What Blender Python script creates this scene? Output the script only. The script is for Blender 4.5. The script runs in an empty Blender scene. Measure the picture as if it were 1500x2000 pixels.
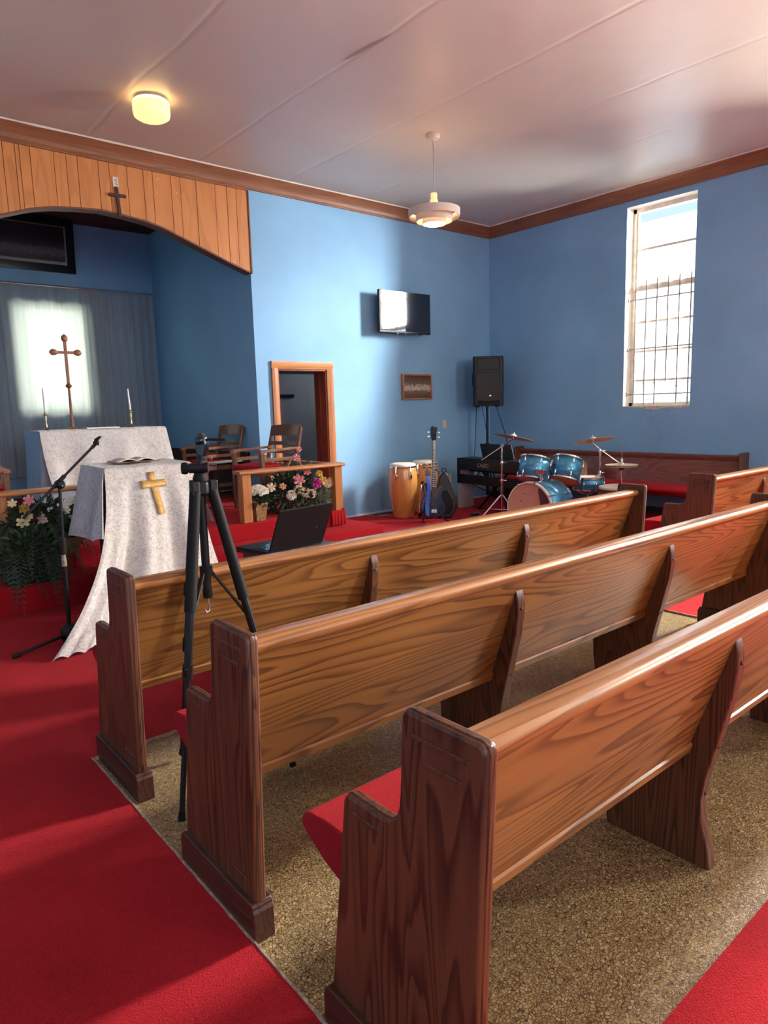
import bpy, bmesh, math, random
from mathutils import Vector, Matrix, Euler
random.seed(7)
PI = math.pi
SC = bpy.context.scene
COL = SC.collection
R = math.radians

# ------------------------------------------------------------------ camera
cam = bpy.data.cameras.new('camera'); co = bpy.data.objects.new('camera', cam); COL.objects.link(co)
yaw, pitch, roll = 0.697873, 0.149494, -0.0272957
fw = Vector((math.sin(yaw)*math.cos(pitch), math.cos(yaw)*math.cos(pitch), -math.sin(pitch)))
r0 = Vector((math.cos(yaw), -math.sin(yaw), 0)); u0 = r0.cross(fw)
rr = r0*math.cos(roll) + u0*math.sin(roll); uu = u0*math.cos(roll) - r0*math.sin(roll)
co.matrix_world = Matrix(((rr.x, uu.x, -fw.x, 0), (rr.y, uu.y, -fw.y, 0), (rr.z, uu.z, -fw.z, 1.4), (0, 0, 0, 1)))
cam.sensor_fit = 'VERTICAL'; cam.sensor_height = 24; cam.lens = 24*1336.25/2000
cam.clip_start = 0.02; cam.clip_end = 200
SC.camera = co

# ------------------------------------------------------------------ world, sun, window light, exposure
w = bpy.data.worlds.new('sky'); SC.world = w; w.use_nodes = True
bg = w.node_tree.nodes['Background']; bg.inputs[0].default_value = (0.52, 0.71, 0.88, 1); bg.inputs[1].default_value = 1.0
SC.view_settings.view_transform = 'Standard'; SC.view_settings.look = 'None'
SC.view_settings.gamma = 1; SC.view_settings.use_curve_mapping = False
SC.view_settings.exposure = 0.45

def sun(direction_to_sun, strength, color):
    l = bpy.data.lights.new('sun', 'SUN'); l.energy = strength; l.color = color; l.angle = R(0.6)
    o = bpy.data.objects.new('sun', l); COL.objects.link(o)
    o.rotation_euler = Vector(direction_to_sun).to_track_quat('Z', 'Y').to_euler()
sun((-0.72, 0.08, 0.70), 5.0, (1, 0.96, 0.88))

def area(name, loc, aim, sx, sy, power, color, spread=180):
    l = bpy.data.lights.new(name, 'AREA'); l.shape = 'RECTANGLE'; l.size = sx; l.size_y = sy; l.energy = power; l.color = color
    l.spread = R(spread)
    o = bpy.data.objects.new(name, l); COL.objects.link(o); o.location = loc
    o.rotation_euler = (Vector(loc)-Vector(aim)).to_track_quat('Z', 'Y').to_euler()
    return o
# daylight falling in through the windows of the right wall and the niche window, plus fill lamps added behind and in the side room
area('window_daylight', (9.7, 2.1, 4.15), (8.7, 2.1, 3.75), 3.2, 2.2, 5600, (1, 0.97, 0.93))
area('window_daylight', (8.75, 1.0, 2.9), (2.0, 1.8, 1.6), 0.95, 2.3, 720, (1, 0.93, 0.84))
area('window_daylight', (8.75, -2.3, 2.9), (2.0, 2.0, 2.0), 0.95, 2.3, 720, (1, 0.93, 0.84))
area('window_daylight', (5.6, -6.0, 2.7), (4.6, 5.0, 2.6), 1.2, 2.3, 130, (1, 0.95, 0.9))  # fill lamp behind the camera, outside an added back-wall window
area('window_daylight', (0.0, -6.0, 2.7), (1.5, 5.0, 2.6), 1.2, 2.3, 130, (1, 0.95, 0.9))  # second added fill lamp behind the camera
area('niche_daylight', (2.66, 10.16, 2.16), (2.66, 7.0, 2.16), 0.9, 1.38, 15, (0.98, 1, 0.72))
area('side_room_daylight', (6.9, 8.4, 2.2), (5.0, 8.6, 1.2), 0.5, 0.8, 6, (0.9, 0.95, 1))  # added fill that lifts the dark side room, no window behind it

# ------------------------------------------------------------------ dimensions
YW, XW, ZC = 7.075, 8.11, 4.0      # front wall, right wall, ceiling
NX0, NX1, NY = 0.85, 4.07, 9.885   # altar niche
PY, SY, STEPX, PX = 5.67, 5.335, 4.47, 4.20
PZ, SZ = 0.375, 0.215

# ------------------------------------------------------------------ materials
def mat(name):
    m = bpy.data.materials.new(name); m.use_nodes = True
    nt = m.node_tree; b = nt.nodes['Principled BSDF']
    return m, nt, b
def nd(nt, t, **k):
    n = nt.nodes.new(t)
    for a, v in k.items():
        if hasattr(n, a): setattr(n, a, v)
        else: n.inputs[a.replace('_', ' ')].default_value = v
    return n
def ramp(nt, src, stops):
    n = nt.nodes.new('ShaderNodeValToRGB'); e = n.color_ramp.elements
    while len(e) < len(stops): e.new(0.5)
    for i, (p, c) in enumerate(stops):
        e[i].position = p; e[i].color = (c, c, c, 1) if not isinstance(c, (tuple, list)) else (*c, 1)
    nt.links.new(src, n.inputs[0]); return n
def mathn(nt, op, a, b=None):
    n = nt.nodes.new('ShaderNodeMath'); n.operation = op
    for i, v in enumerate((a, b)):
        if v is None: continue
        if isinstance(v, (int, float)): n.inputs[i].default_value = v
        else: nt.links.new(v, n.inputs[i])
    return n.outputs[0]
def bump(nt, b, h, strength, dist=0.01):
    n = nt.nodes.new('ShaderNodeBump'); n.inputs['Strength'].default_value = strength; n.inputs['Distance'].default_value = dist
    nt.links.new(h, n.inputs['Height']); nt.links.new(n.outputs[0], b.inputs['Normal']); return n
def coords(nt, scale=(1, 1, 1), rnd=0.0):
    tc = nt.nodes.new('ShaderNodeTexCoord'); mp = nt.nodes.new('ShaderNodeMapping'); mp.inputs['Scale'].default_value = scale
    nt.links.new(tc.outputs['Object'], mp.inputs['Vector'])
    if rnd:
        oi = nt.nodes.new('ShaderNodeObjectInfo'); v = nt.nodes.new('ShaderNodeVectorMath'); v.operation = 'SCALE'
        v.inputs[0].default_value = (7.3, 5.1, 9.7); nt.links.new(oi.outputs['Random'], v.inputs['Scale'])
        a = nt.nodes.new('ShaderNodeVectorMath'); a.operation = 'ADD'
        nt.links.new(mp.outputs[0], a.inputs[0]); nt.links.new(v.outputs[0], a.inputs[1]); return a.outputs[0]
    return mp.outputs[0]
def plain(name, col, rough=0.5, metal=0.0, spec=0.5, mott=0.0, ms=20, bmp=0.0, coat=0.0):
    m, nt, b = mat(name)
    b.inputs['Base Color'].default_value = (*col, 1); b.inputs['Roughness'].default_value = rough
    b.inputs['Metallic'].default_value = metal; b.inputs['Specular IOR Level'].default_value = spec
    b.inputs['Coat Weight'].default_value = coat
    if mott or bmp:
        n = nd(nt, 'ShaderNodeTexNoise', Scale=ms, Detail=4); nt.links.new(coords(nt), n.inputs['Vector'])
        if mott:
            r_ = ramp(nt, n.outputs[0], [(0.3, tuple(c*(1-mott) for c in col)), (0.7, tuple(min(1, c*(1+mott)) for c in col))])
            nt.links.new(r_.outputs[0], b.inputs['Base Color'])
        if bmp: bump(nt, b, n.outputs[0], bmp, 0.004)
    return m
def wood(name, light, dark, axis='x', rings=7, across=3.2, along=0.35, rough=0.35, fib=0.35, coat=0.0):
    """long grain along one local axis, with cathedral figure and fine fibres"""
    m, nt, b = mat(name)
    s = {'x': (along, across, across), 'y': (across, along, across), 'z': (across, across, along)}[axis]
    f = {'x': (3, 160, 160), 'y': (160, 3, 160), 'z': (160, 160, 3)}[axis]
    n = nd(nt, 'ShaderNodeTexNoise', Scale=1.3, Detail=2.5, Roughness=0.45, Distortion=0.25)
    nt.links.new(coords(nt, s, 1), n.inputs['Vector'])
    fr = mathn(nt, 'FRACT', mathn(nt, 'MULTIPLY', n.outputs[0], rings*2.2))
    rg = ramp(nt, fr, [(0.0, 0.05), (0.45, 0.25), (0.82, 0.95), (0.9, 1.0), (1.0, 0.1)])
    n2 = nd(nt, 'ShaderNodeTexNoise', Scale=1.0, Detail=3); nt.links.new(coords(nt, f, 1), n2.inputs['Vector'])
    n3 = nd(nt, 'ShaderNodeTexNoise', Scale=1.7, Detail=2); nt.links.new(coords(nt, (1, 1, 1), 1), n3.inputs['Vector'])
    t = mathn(nt, 'ADD', mathn(nt, 'MULTIPLY', rg.outputs[0], 0.62), mathn(nt, 'MULTIPLY', n2.outputs[0], fib))
    t = mathn(nt, 'ADD', t, mathn(nt, 'MULTIPLY', mathn(nt, 'SUBTRACT', n3.outputs[0], 0.5), 0.7))
    mx = nt.nodes.new('ShaderNodeMix'); mx.data_type = 'RGBA'
    mx.inputs['A'].default_value = (*light, 1); mx.inputs['B'].default_value = (*dark, 1)
    nt.links.new(t, mx.inputs['Factor']); nt.links.new(mx.outputs['Result'], b.inputs['Base Color'])
    b.inputs['Roughness'].default_value = rough; b.inputs['Coat Weight'].default_value = coat; b.inputs['Coat Roughness'].default_value = 0.2
    bump(nt, b, mathn(nt, 'ADD', mathn(nt, 'MULTIPLY', fr, 0.4), n2.outputs[0]), 0.12, 0.002)
    return m
def carpet(name, c1, c2, scale=260):
    m, nt, b = mat(name)
    n = nd(nt, 'ShaderNodeTexNoise', Scale=scale, Detail=3); nt.links.new(coords(nt), n.inputs['Vector'])
    n2 = nd(nt, 'ShaderNodeTexNoise', Scale=2.2, Detail=4); nt.links.new(coords(nt), n2.inputs['Vector'])
    t = mathn(nt, 'ADD', mathn(nt, 'MULTIPLY', n.outputs[0], 0.7), mathn(nt, 'MULTIPLY', n2.outputs[0], 0.45))
    r_ = ramp(nt, t, [(0.38, c1), (0.75, c2)]); nt.links.new(r_.outputs[0], b.inputs['Base Color'])
    b.inputs['Roughness'].default_value = 0.95; b.inputs['Specular IOR Level'].default_value = 0.15
    b.inputs['Sheen Weight'].default_value = 0.10; b.inputs['Sheen Roughness'].default_value = 0.5; b.inputs['Sheen Tint'].default_value = (1, 0.35, 0.35, 1)
    bump(nt, b, n.outputs[0], 0.9, 0.006); return m

M = {}
M['pew_back'] = wood('pew_back_oak', (0.43, 0.195, 0.052), (0.100, 0.032, 0.011), 'x', rings=13, across=2.6, along=0.30, rough=0.33)
M['pew_rail'] = wood('pew_rail_oak', (0.46, 0.20, 0.065), (0.20, 0.07, 0.022), 'x', rings=6, across=6, along=0.3, rough=0.27)
M['pew_end'] = wood('pew_end_oak', (0.195, 0.070, 0.029), (0.032, 0.009, 0.005), 'z', rings=12, across=4.5, along=0.35, rough=0.42, fib=0.5)
M['pew_base'] = wood('pew_base_dark', (0.10, 0.036, 0.020), (0.035, 0.012, 0.008), 'y', rings=6, across=5, along=0.4, rough=0.4)
M['crown'] = wood('crown_wood', (0.31, 0.125, 0.055), (0.17, 0.06, 0.026), 'x', rings=5, across=8, along=0.25, rough=0.45)
M['crown_y'] = wood('crown_wood_side', (0.31, 0.125, 0.055), (0.17, 0.06, 0.026), 'y', rings=5, across=8, along=0.25, rough=0.45)
M['plank'] = wood('orange_plank', (0.60, 0.235, 0.062), (0.44, 0.15, 0.038), 'z', rings=3, across=3, along=0.5, rough=0.5, fib=0.25)
M['plank_edge'] = plain('plank_groove', (0.10, 0.03, 0.013), 0.7)
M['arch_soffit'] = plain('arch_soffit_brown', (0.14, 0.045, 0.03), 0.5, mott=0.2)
M['rail_wood'] = wood('altar_rail_pine', (0.62, 0.28, 0.10), (0.45, 0.17, 0.055), 'x', rings=4, across=5, along=0.35, rough=0.4)
M['post_wood'] = wood('altar_post_pine', (0.62, 0.27, 0.09), (0.43, 0.16, 0.045), 'z', rings=4, across=5, along=0.35, rough=0.4)
M['door_trim'] = wood('door_trim_wood', (0.50, 0.20, 0.07), (0.30, 0.10, 0.035), 'z', rings=4, across=6, along=0.3, rough=0.35)
M['jamb'] = wood('door_jamb_wood', (0.30, 0.075, 0.03), (0.16, 0.035, 0.016), 'z', rings=4, across=6, along=0.3, rough=0.4)
M['chair_wood'] = wood('armchair_walnut', (0.20, 0.08, 0.04), (0.085, 0.03, 0.017), 'z', rings=5, across=7, along=0.6, rough=0.35)
M['chair_arm'] = wood('armchair_arm', (0.33, 0.15, 0.075), (0.15, 0.06, 0.03), 'x', rings=5, across=7, along=0.6, rough=0.3)
M['darkwood'] = wood('dark_wood', (0.06, 0.026, 0.018), (0.025, 0.011, 0.009), 'z', rings=5, across=6, along=0.4, rough=0.5)
M['cross_wood'] = wood('altar_cross_wood', (0.30, 0.12, 0.05), (0.18, 0.06, 0.025), 'z', rings=4, across=6, along=0.4, rough=0.4)
M['carpet'] = carpet('red_carpet', (0.28, 0.004, 0.009), (0.53, 0.014, 0.023))
M['cushion'] = carpet('red_cushion_cloth', (0.32, 0.005, 0.010), (0.56, 0.016, 0.026), 420)
M['binding'] = plain('carpet_binding', (0.34, 0.27, 0.20), 0.8, mott=0.4, ms=60, bmp=0.6)
M['white_paint'] = plain('white_paint', (0.80, 0.76, 0.68), 0.4, mott=0.06, ms=8)
M['pale_paint'] = plain('pale_blue_paint', (0.62, 0.76, 0.86), 0.5)
M['plaster'] = plain('bare_plaster', (0.62, 0.50, 0.42), 0.9, mott=0.3, ms=40, bmp=0.8)
M['frame'] = plain('window_frame_aluminium', (0.80, 0.74, 0.62), 0.45, 0.1, mott=0.15, ms=14)
M['bars'] = plain('window_bar_white', (0.40, 0.36, 0.30), 0.5)
M['black'] = plain('black_plastic', (0.008, 0.008, 0.009), 0.42, spec=0.35, mott=0.2, ms=30)
M['black_gloss'] = plain('black_gloss', (0.006, 0.006, 0.008), 0.12, coat=0.5)
M['black_matte'] = plain('black_rubber', (0.007, 0.007, 0.007), 0.7, spec=0.25)
M['laptop'] = plain('laptop_black', (0.006, 0.005, 0.006), 0.5, spec=0.25)
M['grille'] = plain('speaker_grille', (0.022, 0.022, 0.024), 0.55, 0.2, mott=0.5, ms=400, bmp=0.4)
M['chrome'] = plain('chrome', (0.78, 0.77, 0.76), 0.16, 1.0)
M['steel'] = plain('steel', (0.55, 0.54, 0.52), 0.35, 1.0, mott=0.1)
M['brass'] = plain('brass', (0.55, 0.42, 0.22), 0.3, 1.0, mott=0.15)
M['bronze'] = plain('cymbal_bronze', (0.95, 0.72, 0.50), 0.40, 0.6, mott=0.12, ms=12)
M['skin_head'] = plain('drum_head_cream', (0.80, 0.70, 0.55), 0.5, mott=0.06)
M['bd_head'] = plain('bass_drum_head_tan', (0.72, 0.42, 0.30), 0.25, mott=0.06)
M['clear_head'] = plain('drum_head_clear', (0.10, 0.06, 0.075), 0.12)
M['conga'] = wood('conga_ash', (0.66, 0.33, 0.10), (0.48, 0.20, 0.05), 'z', rings=5, across=5, along=0.3, rough=0.25, coat=0.5)
M['tan_wood'] = wood('stool_wood', (0.20, 0.11, 0.07), (0.10, 0.05, 0.03), 'z', rings=4, rough=0.5)
M['cardboard'] = plain('cardboard', (0.50, 0.34, 0.19), 0.8, mott=0.1)
M['cream_plate'] = plain('cream_plate', (0.66, 0.60, 0.48), 0.4)
M['ink'] = plain('dark_print', (0.03, 0.025, 0.02), 0.6)
M['paper'] = plain('white_paper', (0.72, 0.70, 0.66), 0.7, mott=0.1, ms=30)
M['candle'] = plain('candle_wax', (0.85, 0.82, 0.76), 0.4)
M['marble'] = plain('dark_green_marble', (0.035, 0.042, 0.038), 0.2, mott=0.8, ms=18)
M['ped_red'] = plain('pedestal_dark_red', (0.045, 0.010, 0.010), 0.45, mott=0.3)
M['gold'] = plain('gold_embroidery', (0.66, 0.40, 0.13), 0.45, 0.15, mott=0.25, ms=60, bmp=0.8)
M['wicker'] = plain('wicker', (0.42, 0.22, 0.09), 0.6, mott=0.4, ms=60, bmp=0.5)
M['pot'] = plain('gold_lattice_pot', (0.36, 0.27, 0.12), 0.4, 0.3, mott=0.6, ms=70, bmp=0.8)
M['leaf'] = plain('fern_green', (0.030, 0.060, 0.030), 0.5, mott=0.5, ms=30)
M['leaf2'] = plain('leaf_green', (0.055, 0.115, 0.045), 0.45, mott=0.5, ms=40)
M['leaf3'] = plain('grey_green_leaf', (0.22, 0.29, 0.19), 0.6, mott=0.3, ms=40)
for n_, c_ in dict(white=(0.82, 0.78, 0.66), cream=(0.80, 0.66, 0.46), pink=(0.80, 0.30, 0.33), magenta=(0.50, 0.03, 0.26), yellow=(0.80, 0.62, 0.15), peach=(0.80, 0.38, 0.22), mustard=(0.42, 0.26, 0.04), paleyellow=(0.82, 0.70, 0.38), blush=(0.80, 0.62, 0.55)).items():
    M['fl_'+n_] = plain('petal_'+n_, c_, 0.6, mott=0.12, ms=40)
M['tile_grey'] = plain('grey_wall_paint', (0.25, 0.26, 0.29), 0.7, mott=0.1, ms=4)
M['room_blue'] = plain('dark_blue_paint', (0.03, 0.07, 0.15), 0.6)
M['brick_white'] = plain('white_painted_brick', (0.80, 0.80, 0.78), 0.8, mott=0.04)
M['brick_grey'] = plain('grey_brick', (0.17, 0.16, 0.15), 0.85, mott=0.2)
M['ground'] = plain('pale_concrete', (0.60, 0.58, 0.54), 0.9, mott=0.15, ms=3)
M['vent'] = plain('vent_grey', (0.10, 0.10, 0.10), 0.5, 0.5)
M['lamp_metal'] = plain('lamp_ring_paint', (0.70, 0.62, 0.54), 0.45)
M['bass_blue'] = plain('blue_lacquer', (0.012, 0.018, 0.055), 0.15, mott=0.5, ms=60, coat=0.6)
M['strap'] = plain('blue_strap', (0.03, 0.12, 0.50), 0.7)
M['maple'] = plain('maple_neck', (0.45, 0.24, 0.09), 0.35)
M['fretboard'] = plain('rosewood', (0.035, 0.018, 0.012), 0.45)
M['grey_board'] = plain('grey_panel', (0.42, 0.41, 0.43), 0.5, mott=0.1)
M['red_light'] = plain('red_label', (0.5, 0.06, 0.03), 0.5)

# blue wall paint, slightly glossy, rolled texture, damage under the window
def wallpaint(name, col, peel=None):
    m, nt, b = mat(name)
    n = nd(nt, 'ShaderNodeTexNoise', Scale=1.1, Detail=5); nt.links.new(coords(nt), n.inputs['Vector'])
    r_ = ramp(nt, n.outputs[0], [(0.3, tuple(c*0.90 for c in col)), (0.7, tuple(c*1.07 for c in col))])
    nt.links.new(r_.outputs[0], b.inputs['Base Color']); b.inputs['Roughness'].default_value = 0.62; b.inputs['Specular IOR Level'].default_value = 0.3
    n2 = nd(nt, 'ShaderNodeTexNoise', Scale=45, Detail=3); nt.links.new(coords(nt), n2.inputs['Vector'])
    h = mathn(nt, 'MULTIPLY', n2.outputs[0], 0.12)
    if peel:
        tc = nt.nodes.new('ShaderNodeTexCoord'); sx = nt.nodes.new('ShaderNodeSeparateXYZ'); nt.links.new(tc.outputs['Object'], sx.inputs[0])
        v = nt.nodes.new('ShaderNodeTexVoronoi'); v.inputs['Scale'].default_value = 7; v.feature = 'DISTANCE_TO_EDGE'
        n4 = nd(nt, 'ShaderNodeTexNoise', Scale=9, Detail=5); nt.links.new(tc.outputs['Object'], n4.inputs['Vector'])
        dy = mathn(nt, 'MULTIPLY', mathn(nt, 'SUBTRACT', sx.outputs[1], peel[0]), 2.0)
        dz = mathn(nt, 'MULTIPLY', mathn(nt, 'SUBTRACT', sx.outputs[2], peel[1]), 3.2)
        d = mathn(nt, 'SQRT', mathn(nt, 'ADD', mathn(nt, 'MULTIPLY', dy, dy), mathn(nt, 'MULTIPLY', dz, dz)))
        mk = ramp(nt, d, [(0.3, 1.0), (1.0, 0.0)])
        st = ramp(nt, n4.outputs[0], [(0.5, 0.0), (0.54, 1.0), (0.62, 0.3)])
        h = mathn(nt, 'ADD', h, mathn(nt, 'MULTIPLY', mathn(nt, 'MULTIPLY', st.outputs[0], mk.outputs[0]), 2.2))
    bump(nt, b, h, 0.35, 0.01); return m
BLUE = (0.230, 0.455, 0.685)
M['wall'] = wallpaint('blue_wall_paint', BLUE)
M['wall_peel'] = wallpaint('blue_wall_paint_peeling', BLUE, (4.3, 1.15))

def ceilmat():
    m, nt, b = mat('ceiling_paint')
    tc = nt.nodes.new('ShaderNodeTexCoord'); sx = nt.nodes.new('ShaderNodeSeparateXYZ'); nt.links.new(tc.outputs['Object'], sx.inputs[0])
    n = nd(nt, 'ShaderNodeTexNoise', Scale=0.8, Detail=5); nt.links.new(tc.outputs['Object'], n.inputs['Vector'])
    r_ = ramp(nt, n.outputs[0], [(0.3, (0.66, 0.645, 0.565)), (0.7, (0.73, 0.715, 0.63))])
    nt.links.new(r_.outputs[0], b.inputs['Base Color']); b.inputs['Roughness'].default_value = 0.42
    # sheet joints every 1.1 m, gently wavering
    wob = mathn(nt, 'MULTIPLY', mathn(nt, 'SUBTRACT', n.outputs[0], 0.5), 0.12)
    xs = mathn(nt, 'ADD', mathn(nt, 'DIVIDE', mathn(nt, 'SUBTRACT', sx.outputs[0], 3.45), 1.1), wob)
    fr = mathn(nt, 'ABSOLUTE', mathn(nt, 'SUBTRACT', mathn(nt, 'FRACT', mathn(nt, 'ADD', xs, 0.5)), 0.5))
    sm = ramp(nt, fr, [(0.0, 0.0), (0.03, 1.0)])
    n2 = nd(nt, 'ShaderNodeTexNoise', Scale=3.0, Detail=3); nt.links.new(tc.outputs['Object'], n2.inputs['Vector'])
    bump(nt, b, mathn(nt, 'ADD', mathn(nt, 'MULTIPLY', sm.outputs[0], 0.35), n2.outputs[0]), 0.30, 0.02); return m
M['ceiling'] = ceilmat()

def tilemat():
    m, nt, b = mat('pebbled_vinyl_tile')
    v = nt.nodes.new('ShaderNodeTexVoronoi'); v.inputs['Scale'].default_value = 112; v.feature = 'DISTANCE_TO_EDGE'
    n0 = nd(nt, 'ShaderNodeTexNoise', Scale=60, Detail=2); c = coords(nt); nt.links.new(c, n0.inputs['Vector'])
    mixv = nt.nodes.new('ShaderNodeVectorMath'); mixv.operation = 'MULTIPLY_ADD'; mixv.inputs[1].default_value = (0.012,)*3
    nt.links.new(n0.outputs['Color'], mixv.inputs[0]); nt.links.new(c, mixv.inputs[2]); nt.links.new(mixv.outputs[0], v.inputs['Vector'])
    v2 = nt.nodes.new('ShaderNodeTexVoronoi'); v2.inputs['Scale'].default_value = 112; nt.links.new(mixv.outputs[0], v2.inputs['Vector'])
    sp = nt.nodes.new('ShaderNodeSeparateColor'); nt.links.new(v2.outputs['Color'], sp.inputs[0])
    cell = ramp(nt, sp.outputs[0], [(0.0, (0.30, 0.20, 0.085)), (0.4, (0.41, 0.29, 0.13)), (0.8, (0.50, 0.37, 0.18)), (1.0, (0.60, 0.47, 0.26))])
    ed = ramp(nt, v.outputs['Distance'], [(0.02, 0.0), (0.14, 1.0)])
    big = nd(nt, 'ShaderNodeTexNoise', Scale=5, Detail=3); nt.links.new(c, big.inputs['Vector'])
    edf = mathn(nt, 'MULTIPLY', ed.outputs[0], mathn(nt, 'ADD', big.outputs[0], 0.42))
    mx = nt.nodes.new('ShaderNodeMix'); mx.data_type = 'RGBA'; mx.inputs['A'].default_value = (0.055, 0.033, 0.015, 1)
    nt.links.new(edf, mx.inputs['Factor']); nt.links.new(cell.outputs[0], mx.inputs['B']); nt.links.new(mx.outputs['Result'], b.inputs['Base Color'])
    b.inputs['Roughness'].default_value = 0.36; bump(nt, b, ed.outputs[0], 0.25, 0.002); return m
M['tile'] = tilemat()

def damask(name, base, pat):
    m, nt, b = mat(name)
    c = coords(nt, (1, 1, 1)); n = nd(nt, 'ShaderNodeTexNoise', Scale=44, Detail=2.5, Distortion=1.5); nt.links.new(c, n.inputs['Vector'])
    p = ramp(nt, n.outputs[0], [(0.50, 0.0), (0.56, 1.0)])
    mx = nt.nodes.new('ShaderNodeMix'); mx.data_type = 'RGBA'; mx.inputs['A'].default_value = (*base, 1); mx.inputs['B'].default_value = (*pat, 1)
    nt.links.new(p.outputs[0], mx.inputs['Factor']); nt.links.new(mx.outputs['Result'], b.inputs['Base Color'])
    nt.links.new(ramp(nt, n.outputs[0], [(0.50, 0.55), (0.56, 0.24)]).outputs[0], b.inputs['Roughness'])
    b.inputs['Sheen Weight'].default_value = 0.2
    n2 = nd(nt, 'ShaderNodeTexNoise', Scale=9, Detail=3); nt.links.new(c, n2.inputs['Vector'])
    bump(nt, b, mathn(nt, 'ADD', n2.outputs[0], mathn(nt, 'MULTIPLY', p.outputs[0], 0.06)), 0.5, 0.02); return m
M['damask'] = damask('white_damask', (0.66, 0.63, 0.60), (0.53, 0.50, 0.47))
M['undercloth'] = plain('grey_blue_cloth', (0.33, 0.38, 0.46), 0.85, mott=0.06, ms=10)

def sheer():
    m = bpy.data.materials.new('sheer_curtain'); m.use_nodes = True; nt = m.node_tree; nt.nodes.clear()
    out = nt.nodes.new('ShaderNodeOutputMaterial'); tr = nt.nodes.new('ShaderNodeBsdfTranslucent'); df = nt.nodes.new('ShaderNodeBsdfDiffuse'); tp = nt.nodes.new('ShaderNodeBsdfTransparent')
    n = nd(nt, 'ShaderNodeTexNoise', Scale=1, Detail=3); nt.links.new(coords(nt, (30, 30, 1.5)), n.inputs['Vector'])
    r_ = ramp(nt, n.outputs[0], [(0.3, (0.56, 0.60, 0.63)), (0.7, (0.68, 0.71, 0.72))])
    for s in (tr, df): nt.links.new(r_.outputs[0], s.inputs[0])
    a = nt.nodes.new('ShaderNodeMixShader'); a.inputs[0].default_value = 0.42; nt.links.new(tr.outputs[0], a.inputs[1]); nt.links.new(df.outputs[0], a.inputs[2])
    c = nt.nodes.new('ShaderNodeMixShader'); c.inputs[0].default_value = 0.08; nt.links.new(a.outputs[0], c.inputs[1]); nt.links.new(tp.outputs[0], c.inputs[2])
    nt.links.new(c.outputs[0], out.inputs[0]); return m
M['sheer'] = sheer()
def glass():
    m = bpy.data.materials.new('window_glass'); m.use_nodes = True; nt = m.node_tree; nt.nodes.clear()
    out = nt.nodes.new('ShaderNodeOutputMaterial'); tp = nt.nodes.new('ShaderNodeBsdfTransparent'); gl = nt.nodes.new('ShaderNodeBsdfGlossy'); gl.inputs['Roughness'].default_value = 0.02
    fr = nt.nodes.new('ShaderNodeFresnel'); fr.inputs[0].default_value = 1.25; mx = nt.nodes.new('ShaderNodeMixShader')
    nt.links.new(fr.outputs[0], mx.inputs[0]); nt.links.new(tp.outputs[0], mx.inputs[1]); nt.links.new(gl.outputs[0], mx.inputs[2]); nt.links.new(mx.outputs[0], out.inputs[0]); return m
M['glass'] = glass()
def glow(name, col, strength):
    m, nt, b = mat(name); b.inputs['Base Color'].default_value = (*col, 1)
    b.inputs['Emission Color'].default_value = (*col, 1); b.inputs['Emission Strength'].default_value = strength; b.inputs['Roughness'].default_value = 0.3; return m
M['globe'] = glow('lit_opal_glass', (1.0, 0.70, 0.30), 0.95)
M['globe_top'] = glow('lit_opal_glass_neck', (1.0, 0.52, 0.18), 9.0)  # glows stronger than the shade, added to throw the ceiling halo
M['bulb'] = glow('lit_bulb_glass', (1.0, 0.60, 0.28), 16.0)
M['socket'] = glow('lit_socket_glass', (1.0, 0.55, 0.25), 0.75)

def sparkle(name, col):
    m, nt, b = mat(name)
    v = nt.nodes.new('ShaderNodeTexVoronoi'); v.inputs['Scale'].default_value = 400; nt.links.new(coords(nt), v.inputs['Vector'])
    sp = nt.nodes.new('ShaderNodeSeparateColor'); nt.links.new(v.outputs['Color'], sp.inputs[0])
    r_ = ramp(nt, sp.outputs[0], [(0.0, tuple(c*0.7 for c in col)), (0.8, col), (1.0, tuple(min(1, c*1.8+0.1) for c in col))])
    nt.links.new(r_.outputs[0], b.inputs['Base Color']); b.inputs['Metallic'].default_value = 0.55; b.inputs['Roughness'].default_value = 0.3
    b.inputs['Coat Weight'].default_value = 0.8; b.inputs['Coat Roughness'].default_value = 0.05; return m
M['drum_blue'] = sparkle('blue_sparkle_wrap', (0.05, 0.30, 0.50))

def picture_mat(name, cols, band, horizontal='x'):
    """soft generic scene: dark ground, a pale horizontal band with small uneven dabs above it"""
    m, nt, b = mat(name)
    tc = nt.nodes.new('ShaderNodeTexCoord'); sx = nt.nodes.new('ShaderNodeSeparateXYZ'); nt.links.new(tc.outputs['Object'], sx.inputs[0])
    n = nd(nt, 'ShaderNodeTexNoise', Scale=38, Detail=5); nt.links.new(tc.outputs['Object'], n.inputs['Vector'])
    z = sx.outputs[2]
    r_ = ramp(nt, mathn(nt, 'ADD', mathn(nt, 'DIVIDE', mathn(nt, 'SUBTRACT', z, band[0]), band[1]), mathn(nt, 'MULTIPLY', mathn(nt, 'SUBTRACT', n.outputs[0], 0.5), 0.35)),
              [(0.0, cols[0]), (0.22, cols[1]), (0.27, cols[2]), (0.42, cols[2]), (0.46, cols[1]), (0.7, cols[0]), (1.0, cols[0])])
    nt.links.new(r_.outputs[0], b.inputs['Base Color']); b.inputs['Roughness'].default_value = 0.5; return m
M['tv_glass'] = plain('tv_glass', (0.004, 0.004, 0.010), 0.04, spec=1.0, coat=1.0)

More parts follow.
